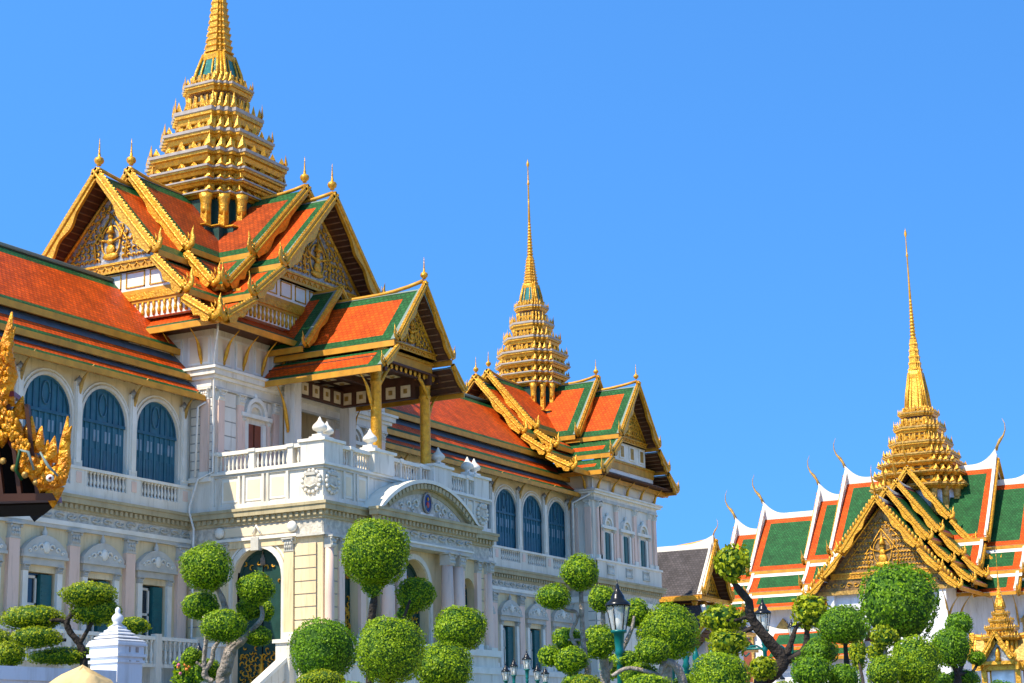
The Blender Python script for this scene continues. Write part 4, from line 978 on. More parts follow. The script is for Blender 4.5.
spire(hall, (CX, CY), [(33.3, 1.55), (31.75, 1.98), (30.5, 2.45), (29.25, 3.05), (28.4, 2.98), (27.8, 2.85), (27.2, 2.74)], 23.0, 2.45, (33.35, 1.06, 35.3, .62), (35.3, .68, 38.4, .34), 46.5)
# small gilt figures standing in the gables' inner corners
def eave_soffit(x0, x1, y0, y1, z):
    b = MB(); b.box(x0, x1, y0, y1, z, z+.05, 'soffit'); 
    b.build('eave_soffit', hall)
eave_soffit(61.75, 78.1, 47.5, 60.9, 19.02)

# ---- right tower
RX0, RX1, RY0, RY1 = 99.4, 108.6, 48.3, 60.5
RC = (103.9, 54.5)
FR_ = Fr((0, RY0, 0), (1, 0, 0), (0, -1, 0)); FRL = Fr((RX0, 0, 0), (0, -1, 0), (-1, 0, 0))
b = MB(); b.box(RX0, RX1, RY0, RY1, FLOOR, 17.4, 'white'); b.box(RX0-.2, RX1+.2, RY0-.2, RY1, G0, FLOOR, 'white'); b.build('tower_wall', hall)
for fr, a0, a1, pl in ((FR_, RX0, RX1, (99.95, 101.15-.95+.0, 102.5, 105.2, 107.35, 108.2)), (FRL, -RY1, -RY0, (-48.6, -49.5))):
    b = MB(fr)
    b.box(a0, a1, 0, .14, 9.45, 9.78, 'white_trim'); b.box(a0, a1, 0, .06, 9.78, 10.24, 'relief'); cornice(b, a0, a1, 10.86 if fr is FR_ else 10.855, pj=.45 if fr is FR_ else .445, ends=(1, 1))
    e = 0 if fr is FR_ else -.005; b.box(a0-.2, a1+.2, 0, .2+e, 10.862, 11.9, 'white'); b.box(a0-.28, a1+.28+e, 0, .28+e, 11.9-e, 12.02+e, 'white_trim')
    b.box(a0, a1, 0, .12, 15.55, 15.75, 'stone_grey'); b.box(a0, a1, 0, .1, 15.75, 15.95, 'white'); b.box(a0-.3, a1+.3+e, 0, .3+e, 15.95-e, 16.08+e, 'white_trim'); b.box(a0-.4, a1+.4+e, 0, .4+e, 16.08-e, 16.2+e, 'white')
    for k in range(4):
        dx = (a1-a0)/4; x = a0+k*dx; b.box(x+.25, x+dx-.25, 0, .04, 16.35, 17.05, 'cream_panel')
    rustic(b, a0+.02, a0+.5, 6.2, 9.4, 'white', .0, .5); rustic(b, a1-.5, a1-.02, 6.2, 9.4, 'white', 0, .5)
    b.build('entablature', hall)
    for c in pl:
        t = MB(fr); pilaster(t, c, 0, .2, 12.02, 15.55, 'pink', .36, .14, 'white', 'white_trim'); t.build('pilaster', hall)
    n = 5
    for k in range(n): bracket(hall, fr, a0+.5+k*(a1-a0-.9)/(n-1), 16.05, .7, 17.1, 'gold')
for c in (101.2, 103.85, 106.35):
    niche_window(hall, FR_, c, 12.05, 13.7, .42, 'dark_glass')
    t = MB(FR_); t.box(c-.42, c-.08, .02, .2, 12.05, 13.7, 'green_shutter'); t.box(c-.5, c+.5, .19, .21, 11.15, 11.75, 'joint'); baluster_row(t, c-.5, c+.5, .25, 11.15, 11.75, .2, 'white', .08); t.build('window_balustrade', hall)
b = MB(); b.tube([(99.2, 48.2, 16.3), (99.2, 48.4, 15.9), (98.9, 49.4, 15.4), (98.9, 49.4, 10.9)], .08, 'pipe', seg=8, world=True); b.build('downpipe', hall)
def tower_roof2():
    c = RC
    for (dr, sd, Lo, Li, To, Ti) in (
        ((-1, 0), (0, 1), 7.6, 6.0, [(0, 23.2, 3.3, 19.6), (3.3, 19.3, 4.9, 18.25), (4.9, 17.95, 6.5, 17.15)], [(0, 23.8, 3.3, 20.1), (3.3, 19.8, 4.6, 18.9)]),
        ((0, -1), (1, 0), 7.4, 4.6, [(0, 23.2, 2.9, 19.75), (2.9, 19.4, 4.2, 18.4), (4.2, 18.05, 5.5, 17.2)], [(0, 23.9, 3.3, 19.9)]),
        ((1, 0), (0, 1), 6.0, 4.6, [(0, 23.2, 3.3, 19.6), (3.3, 19.3, 4.9, 18.25), (4.9, 17.95, 6.5, 17.15)], [(0, 23.8, 3.3, 20.1)]),
        ((0, 1), (1, 0), 7.4, 4.6, [(0, 23.2, 2.9, 19.75), (2.9, 19.4, 4.2, 18.4), (4.2, 18.05, 5.5, 17.2)], [(0, 23.9, 3.3, 19.9)])):
        for i, t in enumerate(To): gable_arm(hall, c, dr, sd, 0, 0 if i != 1 else 3.0, [dict(L=Lo, zr=23.2 if i == 0 else t[1]-.4, tiers=[t], rise=.3 if i == 0 else 0)], bw=.38, tip=.7, rb=.72, btp=(.65, .5, .18, .3))
        for i, t in enumerate(Ti): gable_arm(hall, c, dr, sd, 0, 0 if i != 1 else 3.0, [dict(L=Li, zr=t[1] if i == 0 else t[1]-.4, tiers=[t], rise=.3 if i == 0 else 0)], bw=.38, tip=.7, rb=.72, btp=(.65, .5, .18, .3))
        for L_, z_ in ((Lo, 23.2), (Li, 23.85)):
            p = Vector((c[0]+dr[0]*(L_-.05), c[1]+dr[1]*(L_-.05), z_+.6)); finial_ball(hall, p, .58)
tower_roof2()
pediment(hall, Fr((RC[0], 47.9, 0), (1, 0, 0), (0, -1, 0)), 2.6, 19.9, 22.7, .02, band=.35, ground='gold_dark')
pediment(hall, Fr((97.6, RC[1], 0), (0, -1, 0), (-1, 0, 0)), 2.9, 19.9, 22.8, .02, band=.35, ground='gold_dark')
b = MB(Fr((RC[0], 48.0, 0), (1, 0, 0), (0, -1, 0)))
b.box(-2.8, 2.8, -.4, 0, 18.4, 19.6, 'white_trim'); b.box(-3.9, 3.9, -.4, 0, 17.5, 18.3, 'white_trim'); b.box(-3.9, 3.9, -.3, .08, 17.75, 18.3, 'gold_flat'); b.box(-3.9, 3.9, -.3, .16, 18.2, 18.32, 'gold')
for k in range(4): x = -2.2+1.45*k; b.box(x-.4, x+.4, 0, .06, 18.55, 19.45, 'white_trim'); b.box(x-.22, x+.22, .06, .08, 18.65, 19.35, 'gold_dark'); 
b.build('panelled_frieze', hall)
b = MB(Fr((97.7, RC[1], 0), (0, -1, 0), (-1, 0, 0))); b.box(-3.2, 3.2, -.4, 0, 17.5, 19.6, 'white_trim'); b.box(-3.4, 3.4, -.3, .08, 18.2, 18.5, 'gold_flat'); b.build('panelled_frieze', hall)
eave_soffit(98.6, 109.2, 47.3, 60.6, 17.16)
spire(hall, RC, [(29.25, 1.0), (28.1, 1.28), (27.05, 1.66), (26.05, 2.02), (25.3, 2.12), (24.6, 2.08), (23.95, 2.05)], 20.3, 1.78, (29.3, .66, 30.95, .40), (30.95, .45, 32.7, .24), 39.6)
# stair rails beside the side door
for ay in (44.55, 48.05):
    b = MB(); b.slab([(62.6, ay-.15, 3.8), (62.6, ay-.15, 4.6), (57.6, ay-.15, 1.6), (57.6, ay-.15, .8)], 'white', (0, .3, 0)); b.slab([(62.7, ay-.22, 4.55), (62.7, ay-.22, 4.73), (57.5, ay-.22, 1.73), (57.5, ay-.22, 1.55)], 'white_trim', (0, .44, 0))
    b.box(62.3, 63.0, ay-.35, ay+.35, G0, 5.1, 'white'); b.box(62.2, 63.1, ay-.45, ay+.45, 5.1, 5.25, 'white_trim'); b.box(57.0, 57.6, ay-.3, ay+.3, G0, 2.0, 'white')
    b.build('stair_rail', hall)
b = MB()
for k in range(14): b.box(57.6+k*.36, 62.6, 44.75, 47.85, G0 if k == 0 else -.99+.33*(k-1), -.99+.33*k, 'white')
b.build('stair', hall)

# ================================================================== the throne hall beyond, with green roofs bordered in orange
throne = thing('throne_hall', 'white hall with green roofs edged in orange and one tall golden spire', 'hall', (140, 43.4, EYE_GROUND))
DC = (155.0, 43.4)
def ridge_wall(par, p0, p1, h=.30, rise=1.2, t=.3, m='white_trim', flare=2.2):
    """thick white cement ridge sweeping up to the gable end p1"""
    b = MB(); p0 = Vector(p0); p1 = Vector(p1); L = (p1-p0).length; n = 24; d = (p1-p0).normalized(); s_ = Vector((-d.y, d.x, 0))*t/2
    lo = []; hi = []
    for k in range(n+1):
        x = L*k/n; q = p0+d*x; u = max(0, 1-(L-x)/flare); lo.append(q-Vector((0, 0, .25))); hi.append(q+Vector((0, 0, h+rise*u**2.4)))
    for k in range(n):
        q = [lo[k]-s_, lo[k+1]-s_, hi[k+1]-s_, hi[k]-s_, lo[k]+s_, lo[k+1]+s_, hi[k+1]+s_, hi[k]+s_]
        b.idx(q, [(0, 1, 2, 3), (7, 6, 5, 4), (3, 2, 6, 7), (0, 4, 5, 1)]+([(1, 5, 6, 2)] if k == n-1 else [])+([(0, 3, 7, 4)] if k == 0 else []), m, True)
    return b.build('ridge', par)
def white_rake(par, p0, p1, n, w=.32, t=.26, m='white_trim'):
    b = MB(); p0 = Vector(p0); p1 = Vector(p1); n = Vector(n); d = (p1-p0).normalized(); up = n.cross(d)
    if up.z < 0: up = -up
    k = 8; P = [p0.lerp(p1, i/k)+up*(.12*sin(pi*i/k)*-1) for i in range(k+1)]
    for i in range(k):
        q = [P[i]-up*w*.3, P[i+1]-up*w*.3, P[i+1]+up*w*.35, P[i]+up*w*.35]; f = -n*t*.7
        b.idx([v+n*.05 for v in q]+[v+f for v in q], [(0, 1, 2, 3), (7, 6, 5, 4), (3, 2, 6, 7), (0, 4, 5, 1)]+([(1, 5, 6, 2)] if i == k-1 else []), m, True)
    return b.build('rake_edge', par)
def tiers_for(zr):
    q = zr-21.1
    return [(0, zr, 4.25+q*.48, 16.0+q*.47), (4.25+q*.48+.05, 15.65+q*.47, 5.86+q*.63, 14.05+q*.3), (5.9+q*.63, 13.72+q*.3, 7.1+q*.8, 12.6)]
def wing_arm(dr, specs):
    d = Vector((*dr, 0)); C_ = Vector((*DC, 0)); prev = 0
    for (L, zr, l0) in specs:
        T = tiers_for(zr)
        gable_arm(throne, DC, dr, (1, 0), zr, l0, [dict(L=L-.3*i, zr=zr if i == 0 else t[1]-.5, tiers=[t], rise=.1, main=i == 0) for i, t in enumerate(T)], inner='tile_green', border='tile_orange', edge='white_trim', boards=False, rb=.8, edge_w=.08, btp=(.8, .5, .2, .42), fas='gold_flat', ridge_m='white_trim')
        a = C_+d*l0; a.z = zr; e = C_+d*L; e.z = zr; ridge_wall(throne, a, e)
        for i, (h0, z0, h1, z1) in enumerate(T):
            for sg in (-1, 1):
                p0 = C_+d*(L-.3*i)+Vector((sg*h0, 0, 0)); p1 = C_+d*(L-.3*i)+Vector((sg*h1, 0, 0)); p0.z = z0+.1+(.9 if i == 0 else 0); p1.z = z1+.1
                white_rake(throne, p0, p1, d)
                b_ = bargeboard(throne, p0+d*.06-Vector((0, 0, .3)), p1+d*.06-Vector((0, 0, .3)), d, w=.3, waves=1, tip=1.1)
        # white line at the head of each lower tier
        b = MB()
        for (h0, z0, h1, z1) in T[1:]:
            for sg in (-1, 1):
                b.face([(DC[0]+sg*h0, DC[1]+d.y*l0, z0+.05), (DC[0]+sg*h0, DC[1]+d.y*(L-.3), z0+.05), (DC[0]+sg*(h0+.3), DC[1]+d.y*(L-.3), z0+.05-.3*(z0-z1)/(h1-h0)), (DC[0]+sg*(h0+.3), DC[1]+d.y*l0, z0+.05-.3*(z0-z1)/(h1-h0))], 'white_trim', world=True)
        b.build('roof_flashing', throne)
        chofa(throne, e+Vector((0, 0, 1.45)), d, 1.0)
        # gable wall
        b = MB(); hw = T[0][2]; b.slab([C_+d*(L-.9)+Vector((-hw, 0, T[0][3])), C_+d*(L-.9)+Vector((hw, 0, T[0][3])), C_+d*(L-.9)+Vector((0, 0, zr-.3))], 'mosaic_brown', -d*.2); b.build('gable_wall', throne)
wing_arm((0, 1), [(7.1, 23.6, 0), (9.6, 22.3, 6.4), (14.9, 21.1, 9.0), (17.6, 19.9, 14.3)])
wing_arm((0, -1), [(6.2, 23.8, 0), (9.4, 22.3, 5.6), (14.9, 21.1, 8.9), (17.6, 19.9, 14.3)])
gable_arm(throne, DC, (0, 1), (1, 0), 15.2, 17.0, [dict(L=26, zr=15.2, tiers=[(0, 15.2, 3.4, 12.6), (3.5, 12.3, 5.5, 11.2)], rise=.1)], inner='tile_green', border='tile_orange', edge='white_trim', boards=False, rb=1.0, edge_w=.3)
ridge_wall(throne, (155, 60, 15.2), (155, 69.4, 15.2), h=.25, rise=.8)
FLs = [(14.7, 19.9, [(0, 19.9, 3.15, 15.95), (3.2, 15.65, 4.75, 14.05), (4.8, 13.75, 6.1, 12.65)]),
       (8.7, 21.9, [(0, 21.9, 3.35, 17.7), (3.4, 17.4, 5.0, 15.7), (5.05, 15.4, 6.7, 13.9)]),
       (5.4, 23.4, [(0, 23.4, 3.4, 19.1), (3.45, 18.8, 5.1, 17.0), (5.15, 16.7, 7.0, 15.0)])]
FLs.insert(1, (11.7, 20.9, [(0, 20.9, 3.25, 16.8), (3.3, 16.5, 4.9, 14.9), (4.95, 14.6, 6.4, 13.3)]))
for (L, zr, T) in FLs:
    gable_arm(throne, DC, (-1, 0), (0, 1), zr, 1.5, [dict(L=L, zr=zr, tiers=T, rise=.3)], inner='tile_green', border='plum', edge='white_trim', bw=.42, tip=.85, rb=.95, edge_w=.2, ridge_m='white_trim')
    chofa(throne, (DC[0]-L, DC[1], zr+.5), (-1, 0, 0), .8, 'gold')
b = MB(Fr((DC[0]-14.75, DC[1], 0), (0, -1, 0), (-1, 0, 0)))
for k in range(26):                                          # crested upper edge of the front gable
    for sg in (-1, 1):
        t = k/26; b.blob((sg*(6.1*t), .1, 20.1-7.3*t+.1), (.12, .1, .22), 'gold', 6, 4, world=False)
b.build('gable_cresting', throne)
pediment(throne, Fr((DC[0]-13.7, DC[1], 0), (0, -1, 0), (-1, 0, 0)), 4.35, 14.3, 19.3, .05, ground='mosaic_brown', band=.5, dens=1.7)
b = MB(Fr((DC[0]-13.8, DC[1], 0), (0, -1, 0), (-1, 0, 0)))
b.slab([b.fr(-5.4, 0, 12.9), b.fr(5.4, 0, 12.9), b.fr(4.5, 0, 13.85), b.fr(-4.5, 0, 13.85)], 'mosaic_brown', (.2, 0, 0)); b.box(-5.5, 5.5, -.1, .15, 12.6, 12.9, 'gold_dark')
relief_row(b, -4.9, 4.9, .03, 13.35, .5, 'gold_fine', .55)
b.build('gable_panel', throne)
b = MB()
b.box(149.6, 160.4, 26.5, 60.3, G0, 13.2, 'garden_white'); b.box(141.6, 150, 39.0, 47.8, G0, 13.0, 'garden_white'); b.box(150.6, 159.4, 60, 69, G0, 11.6, 'garden_white')
for (x, y) in ((141.5, 38.9), (141.5, 47.9), (141.5, 41.6), (141.5, 45.2)): b.box(x-.3, x+.15, y-.3, y+.3, G0, 12.7, 'garden_white')
b.build('wall', throne)
for y in (51.2, 55.0, 58.6, 30, 34):                          # windows in gilded frames on the wing walls
    b = MB(Fr((149.6, y, 0), (0, -1, 0), (-1, 0, 0))); b.box(-.65, .65, 0, .1, 6.5, 10.2, 'brown_door'); b.box(-.85, -.65, 0, .25, 6.3, 10.4, 'gold_dark'); b.box(.65, .85, 0, .25, 6.3, 10.4, 'gold_dark'); b.box(-1.0, 1.0, 0, .3, 10.3, 10.6, 'gold_dark'); b.slab([b.fr(-.9, .05, 10.6), b.fr(.9, .05, 10.6), b.fr(0, .05, 11.7)], 'gold_dark', (-.2, 0, 0)); b.build('window', throne)
for y in (38.6, 36.9, 35.2, 33.2, 49.5, 53.1, 56.9):
    bracket(throne, Fr((149.6 if abs(y-43.4) > 5.5 else 141.6, y, 0), (0, -1, 0), (-1, 0, 0)), 0, 10.0, 1.4, 12.5, 'gold_dark')
for sg in (-1, 1):
    bracket(throne, Fr((145, DC[1]+sg*4.4, 0), (1, 0, 0), (0, sg, 0)), 0, 9.6, 1.6, 12.6, 'gold_dark'); bracket(throne, Fr((142, DC[1]+sg*4.4, 0), (1, 0, 0), (0, sg, 0)), 0, 9.6, 1.5, 12.4, 'gold_dark')
spire(throne, (154.6, 43.5), [(28.85, 1.6), (27.55, 2.0), (26.2, 2.45), (25.1, 2.95), (24.3, 3.4), (23.4, 3.75), (22.3, 4.05)], 18.0, 3.15, (28.9, .98, 32.75, .52), (32.75, .56, 35.6, .30), 45.7, rim='gold_dark', wall='silver_white', bell_panel='gold', tier_wall='gold_dark', col_m='gold_dark', ring_n=5)
# low entrance gallery in front of the throne hall
gal = thing('gallery', 'low white gallery with an orange and green roof edged white, before the throne hall', 'gallery', (140, 51, EYE_GROUND))
gable_arm(gal, (140, 44.5), (0, 1), (1, 0), 9.9, 0, [dict(L=8.3, zr=9.9, tiers=[(0, 9.9, 1.9, 8.6), (1.95, 8.4, 3.2, 7.7)], rise=.3)], inner='tile_green', border='tile_orange', edge='white_trim', bw=.3, tip=.6, rb=1.0, edge_w=.3, boards=False)
ridge_wall(gal, (140, 44.5, 9.9), (140, 52.8, 9.9), h=.15, rise=.4, t=.3)
b = MB(); b.box(137.6, 141.5, 44.8, 52.2, G0, 8.0, 'garden_white'); b.build('wall', gal)

# ================================================================== grey-roofed pavilion hall between the two
grey = thing('pavilion_hall', 'pavilion with steep dark grey roof and gilded gable beside the palace corner', 'pavilion', (122, 52, EYE_GROUND))
gable_arm(grey, (122, 62), (0, -1), (1, 0), 15.0, 0, [dict(L=12.3, zr=15.0, tiers=[(0, 15.0, 2.75, 11.35)], rise=.5)], inner='tile_grey', border='tile_grey', edge='white_trim', bw=.34, tip=.7, rb=.3, edge_w=.2)
ridge_wall(grey, (122, 62, 14.95), (122, 49.75, 14.95), h=.22, rise=.55, t=.3, flare=2.5); chofa(grey, (122, 49.8, 15.75), (0, -1, 0), .42, 'gold')
for sg in (-1, 1): white_rake(grey, (122, 49.9, 15.35), (122+sg*2.75, 49.9, 11.45), (0, -1, 0), w=.35, t=.14)
pediment(grey, Fr((122, 50.6, 0), (1, 0, 0), (0, -1, 0)), 2.35, 11.5, 14.5, 0, ground='mosaic_brown', band=.35, dens=1.3)
b = MB()
b.box(119.0, 125.0, 49.9, 50.2, 10.95, 11.25, 'gold'); b.box(119.0, 119.3, 50.2, 61, 10.95, 11.25, 'gold'); b.box(119.6, 124.4, 52.5, 61.5, G0, 11.0, 'dark')
b.box(119.1, 124.9, 52.2, 61.8, G0, 8.4, 'garden_white')
b.build('frame', grey)
for x in (119.6, 121.2, 122.8, 124.4):
    b = MB(); b.box(x-.13, x+.13, 50.3, 50.56, 8.2, 10.95, 'gold'); b.lathe((x, 50.43, 10.6), [(.14, 0), (.26, .3)], 'gold', seg=8, world=True); b.build('post', grey)
b = MB(); roof_panel(b, (119.4, 49.6, 10.2), (124.8, 49.6, 10.2), (125.6, 48.4, 8.9), (118.2, 48.4, 8.9), bt=.1, bb=.1, br=.2, bl=.2, inner='tile_grey', border='tile_grey', edge='white_trim', ew=.2)
roof_panel(b, (119.4, 61, 10.6), (119.4, 49.6, 10.6), (117.6, 48.4, 8.9), (117.6, 62, 8.9), bt=.1, bb=.1, br=.3, bl=0, inner='tile_grey', border='tile_grey', edge='white_trim', ew=.2)
fascia(b, (117.6, 62, 8.88), (117.6, 48.4, 8.88), .2, .1, 'white_trim', out=(-1, 0, 0)); fascia(b, (117.6, 48.4, 8.88), (125.6, 48.4, 8.88), .2, .1, 'gold', out=(0, -1, 0))
b.build('skirt_roof', grey)
b = MB(); b.box(118.2, 125.2, 49.2, 52.4, G0, 8.3, 'garden_white')
for x in (118.9, 120.6, 122.3, 124.0): b.slab([(x-.4, 49.19, 4.8), (x+.4, 49.19, 4.8), (x+.4, 49.19, 6.8), (x, 49.19, 7.7), (x-.4, 49.19, 6.8)], 'brown_door', (0, -.05, 0))
b.build('base', grey)
gable_arm(grey, (122, 48.4), (-1, 0), (0, 1), 8.6, 0, [dict(L=5.4, zr=9.0, tiers=[(0, 9.0, 1.5, 7.6)], rise=.3)], inner='tile_grey', border='tile_grey', edge='white_trim', bw=.25, tip=.5, rb=.2, edge_w=.2)

# ================================================================== small golden shrine at the right edge
sp = at(1004, 655, 66); sh = thing('shrine', 'small golden shrine with tiered spire and gabled roof', 'shrine', (sp.x, sp.y, EYE_GROUND))
sx, sy = sp.x, sp.y; k_ = 66/F_PX
zt = at(1004, 590, 66).z
def zpix(y): return at(1004, y, 66).z
spire(sh, (sx, sy), [(zpix(607), .18), (zpix(613), .30), (zpix(620), .42), (zpix(628), .56), (zpix(637), .68)], zpix(652), .5, (zpix(606), .17, zpix(596), .09), (zpix(596), .10, zpix(585), .05), zpix(551), rim='gold_dark', wall='gold_dark', bell_panel='gold', tier_wall='gold_dark', ring_n=4)
for (dr, sd) in (((-1, 0), (0, 1)), ((0, -1), (1, 0)), ((1, 0), (0, 1)), ((0, 1), (1, 0))):
    z1 = zpix(636); z2 = zpix(662)
    gable_arm(sh, (sx, sy), dr, sd, z1, 0, [dict(L=1.0, zr=z1, tiers=[(0, z1, .62, z2)], rise=.04)], inner='gold_dark', border='gold_dark', edge='gold', bw=.13, tip=.22, rb=.1, edge_w=.03, soff='gold_dark', fas='gold')
    fr = Fr((sx+dr[0]*.86, sy+dr[1]*.86, 0), (*sd, 0), (*dr, 0)); b = MB(fr); b.slab([fr(-.5, 0, z2), fr(.5, 0, z2), fr(0, 0, z1-.1)], 'mosaic', -fr.o*.05); b.lathe((0, .05, z2), [(.12, 0), (.08, .15), (.1, .25), (.02, .5)], 'gold', seg=6); b.box(-.62, .62, -.05, .06, z2-.12, z2, 'gold'); b.build('gable_wall', sh)
b = MB()
for sg in (-1, 1):
    for s2 in (-1, 1): b.box(sx+sg*.6-.09, sx+sg*.6+.09, sy+s2*.6-.09, sy+s2*.6+.09, G0+1.0, zpix(662), 'gold')
b.build('post', sh)
b = MB(); b.box(sx-.4, sx+.4, sy-.4, sy+.4, G0+1.0, zpix(668), 'silver_white'); b.box(sx-1.0, sx+1.0, sy-1.0, sy+1.0, G0, G0+1.0, 'garden_white'); b.build('base', sh)

# ================================================================== foreground pavilion roof corner at the left edge
pav = thing('garden_pavilion', 'near pavilion roof corner with gilded naga heads and dark maroon underside', 'pavilion', tuple(Vector((*at(-120, 520, 10.5).xy, EYE_GROUND))))
hd = Vector((RT.x, RT.y, 0)).normalized(); od = Vector((-fw.x, -fw.y, 0)).normalized()
def naga(par, pts, rad, m='gold_orange', spikes=(), th=.06):
    b = MB(); b.tube([at(x, y, d) for x, y, d in pts], rad, m, seg=8, world=True, flat=od)
    for (x, y, d, dx, dy, r) in spikes:
        b.tube([at(x, y, d), at(x+dx*.5-1, y+dy*.5, d), at(x+dx, y+dy, d)], [r, r*.7, .004], m, seg=5, world=True, flat=od)
    return b
D_ = 10.0
b = naga(pav, [(-40, 352, D_), (-14, 392, D_), (2, 412, D_), (14, 428, D_), (24, 452, D_), (34, 466, D_), (46, 482, D_), (58, 478, D_), (64, 462, D_), (65, 440, D_), (68, 416, D_)],
    [.075, .068, .058, .048, .044, .058, .072, .058, .042, .025, .005],
    spikes=[(8, 405, D_, 5, -22, .05), (19, 418, D_, 4, -22, .05), (30, 440, D_, 2, -24, .05), (38, 452, D_, 4, -26, .05), (46, 470, D_, 2, -30, .05), (52, 462, D_, 3, -26, .045), (61, 470, D_, 8, -14, .04), (63, 455, D_, 8, -14, .03), (66, 440, D_, 6, -14, .03), (54, 486, D_, -1, 22, .06), (24, 458, D_, -4, 20, .05), (20, 452, D_, 0, 24, .04), (4, 430, D_, -2, 18, .05)])
rng = random.Random(5)
for k in range(150):                                         # scales
    t = rng.random(); P = [(-40, 352), (2, 412), (24, 452), (46, 480), (60, 474)]; i = min(3, int(t*4)); u = t*4-i
    x = P[i][0]+(P[i+1][0]-P[i][0])*u+rng.uniform(-7, 7); y = P[i][1]+(P[i+1][1]-P[i][1])*u+rng.uniform(-7, 7)
    b.blob(at(x, y, D_-.045), (.016, .016, .022), 'gold_orange', 5, 3)
b.build('naga_finial', pav)
b = MB(); b.tube([at(40, 452, D_-.09), at(48, 466, D_-.1), at(58, 476, D_-.1)], [.005, .009, .005], 'tile_pale', seg=5, world=True)
b.tube([at(20, 450, D_-.08), at(28, 452, D_-.09), at(34, 470, D_-.09)], [.006, .009, .006], 'tile_pale', seg=5, world=True); b.tube([at(20, 450, D_-.08), at(16, 470, D_-.08), at(22, 480, D_-.08)], .01, 'tile_green', seg=5, world=True)
b.blob(at(50, 478, D_-.11), (.022, .022, .02), 'white_trim', 8, 6); b.blob(at(50, 478, D_-.132), (.009, .009, .009), 'maroon', 6, 4)
b.build('naga_eye_trim', pav)
b = naga(pav, [(-30, 380, D_), (-12, 392, D_), (2, 392, D_), (8, 376, D_), (5, 352, D_), (9, 332, D_), (12, 312, D_)], [.08, .08, .07, .058, .045, .026, .006],
    spikes=[(-2, 372, D_, -4, -26, .05), (4, 360, D_, 10, -18, .035), (8, 345, D_, 8, -18, .03), (9, 372, D_, 6, -14, .03)])
for k in range(60): b.blob(at(rng.uniform(-8, 10), rng.uniform(345, 395), D_-.05), (.014, .014, .02), 'gold_orange', 5, 3)
b.build('naga_finial', pav)
def pslab(name, pix, m, d=D_, depth=.15, ms=None):
    b = MB(); b.slab([at(x, y, d) for x, y in pix], m, -od*depth, ms); return b.build(name, pav)
pslab('bargeboard', [(-60, 380), (6, 420), (20, 448), (30, 466), (44, 486), (56, 494), (57, 500), (48, 500), (34, 484), (18, 462), (4, 436), (-60, 400)], 'maroon', D_+.03, .12)
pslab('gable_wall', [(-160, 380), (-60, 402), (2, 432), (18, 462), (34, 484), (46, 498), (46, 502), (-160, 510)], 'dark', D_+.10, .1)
pslab('gable_wall', [(-160, 395), (14, 391), (14, 396), (-20, 400), (-160, 402)], 'maroon', D_-.02, .14)
vd = -Vector((*ray(-260, 500).xy, 0)).normalized()*.7
b = MB(); q = [at(-160, 384, D_+.2), at(0, 425, D_+.2), at(54, 497, D_+.2), at(54, 497, D_+.2)-vd, at(0, 425, D_+.2)-vd, at(-160, 384, D_+.2)-vd]
for i, j in ((0, 1), (1, 2)): b.slab([q[i], q[j], q[5-j], q[5-i]], 'tile_green', (0, 0, -.05), 'dark')
b.build('roof', pav)
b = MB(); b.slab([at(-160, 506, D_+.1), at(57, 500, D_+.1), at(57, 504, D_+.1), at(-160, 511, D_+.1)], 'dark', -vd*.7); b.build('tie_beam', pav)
b = MB(); p = at(-110, 505, D_+.5); b.box(p.x-.12, p.x+.12, p.y-.12, p.y+.12, G0, p.z, 'maroon'); b.build('post', pav)
p2 = at(-220, 505, D_+.6); b = MB(); b.box(p2.x-.12, p2.x+.12, p2.y-.12, p2.y+.12, G0, p.z, 'maroon'); b.build('post', pav)

b = MB()
for k in range(9):
    x = -120+k*18; b.slab([at(x, 404, D_-.02), at(x+4, 404, D_-.02), at(x+16, 500, D_-.02), at(x+12, 500, D_-.02)], 'soffit', -od*.05)
for k in range(7): b.blob(at(-30+k*11, 440+k*7, D_-.04), (.02, .02, .02), 'gold_dark', 6, 4)
b.slab([at(-160, 496, D_-.03), at(52, 493, D_-.03), at(56, 500, D_-.03), at(-160, 506, D_-.03)], 'soffit', -od*.08)
b.build('carved_panel', pav)
# ================================================================== garden wall with its tiered gate post
A_ = at(-90, 662, 12.9); B_ = at(112, 671, 14.6); zw = B_.z+.0
dv = Vector((B_.x-A_.x, B_.y-A_.y, 0)).normalized(); nv = Vector((dv.y, -dv.x, 0))
gw = thing('garden_wall', 'smooth white garden wall ending in a post with stepped cap', 'wall', (B_.x, B_.y, EYE_GROUND))
L_ = (Vector((B_.x-A_.x, B_.y-A_.y, 0))).length
FW = Fr((A_.x, A_.y, 0), dv, nv)
b = MB(FW); b.box(-3, L_, -.3, 0, G0, zw-.1, 'garden_white'); b.box(-3, L_, -.36, .05, zw-.10, zw-.0, 'garden_white'); b.box(-3, L_, -.33, .02, zw-.16, zw-.10, 'garden_white'); b.build('wall_panel', gw)
k1 = 14.8/F_PX; cxp = L_+.21
b = MB(FW)
hw = .145
def ring(z0, z1, h0, m='garden_white'): b.box(cxp-h0, cxp+h0, -.15-h0, -.15+h0, z0, z1, m)
zc = lambda y: (772.5-y)*k1*1.0
b.box(cxp-hw, cxp+hw, -.15-hw, -.15+hw, G0, zc(664), 'garden_white')
for (y0, y1, h) in ((664, 661, .162), (661, 658, .150), (658, 655, .172), (655, 647, .156), (647, 645, .176), (645, 643, .168)): ring(zc(y0), zc(y1), h*.98)
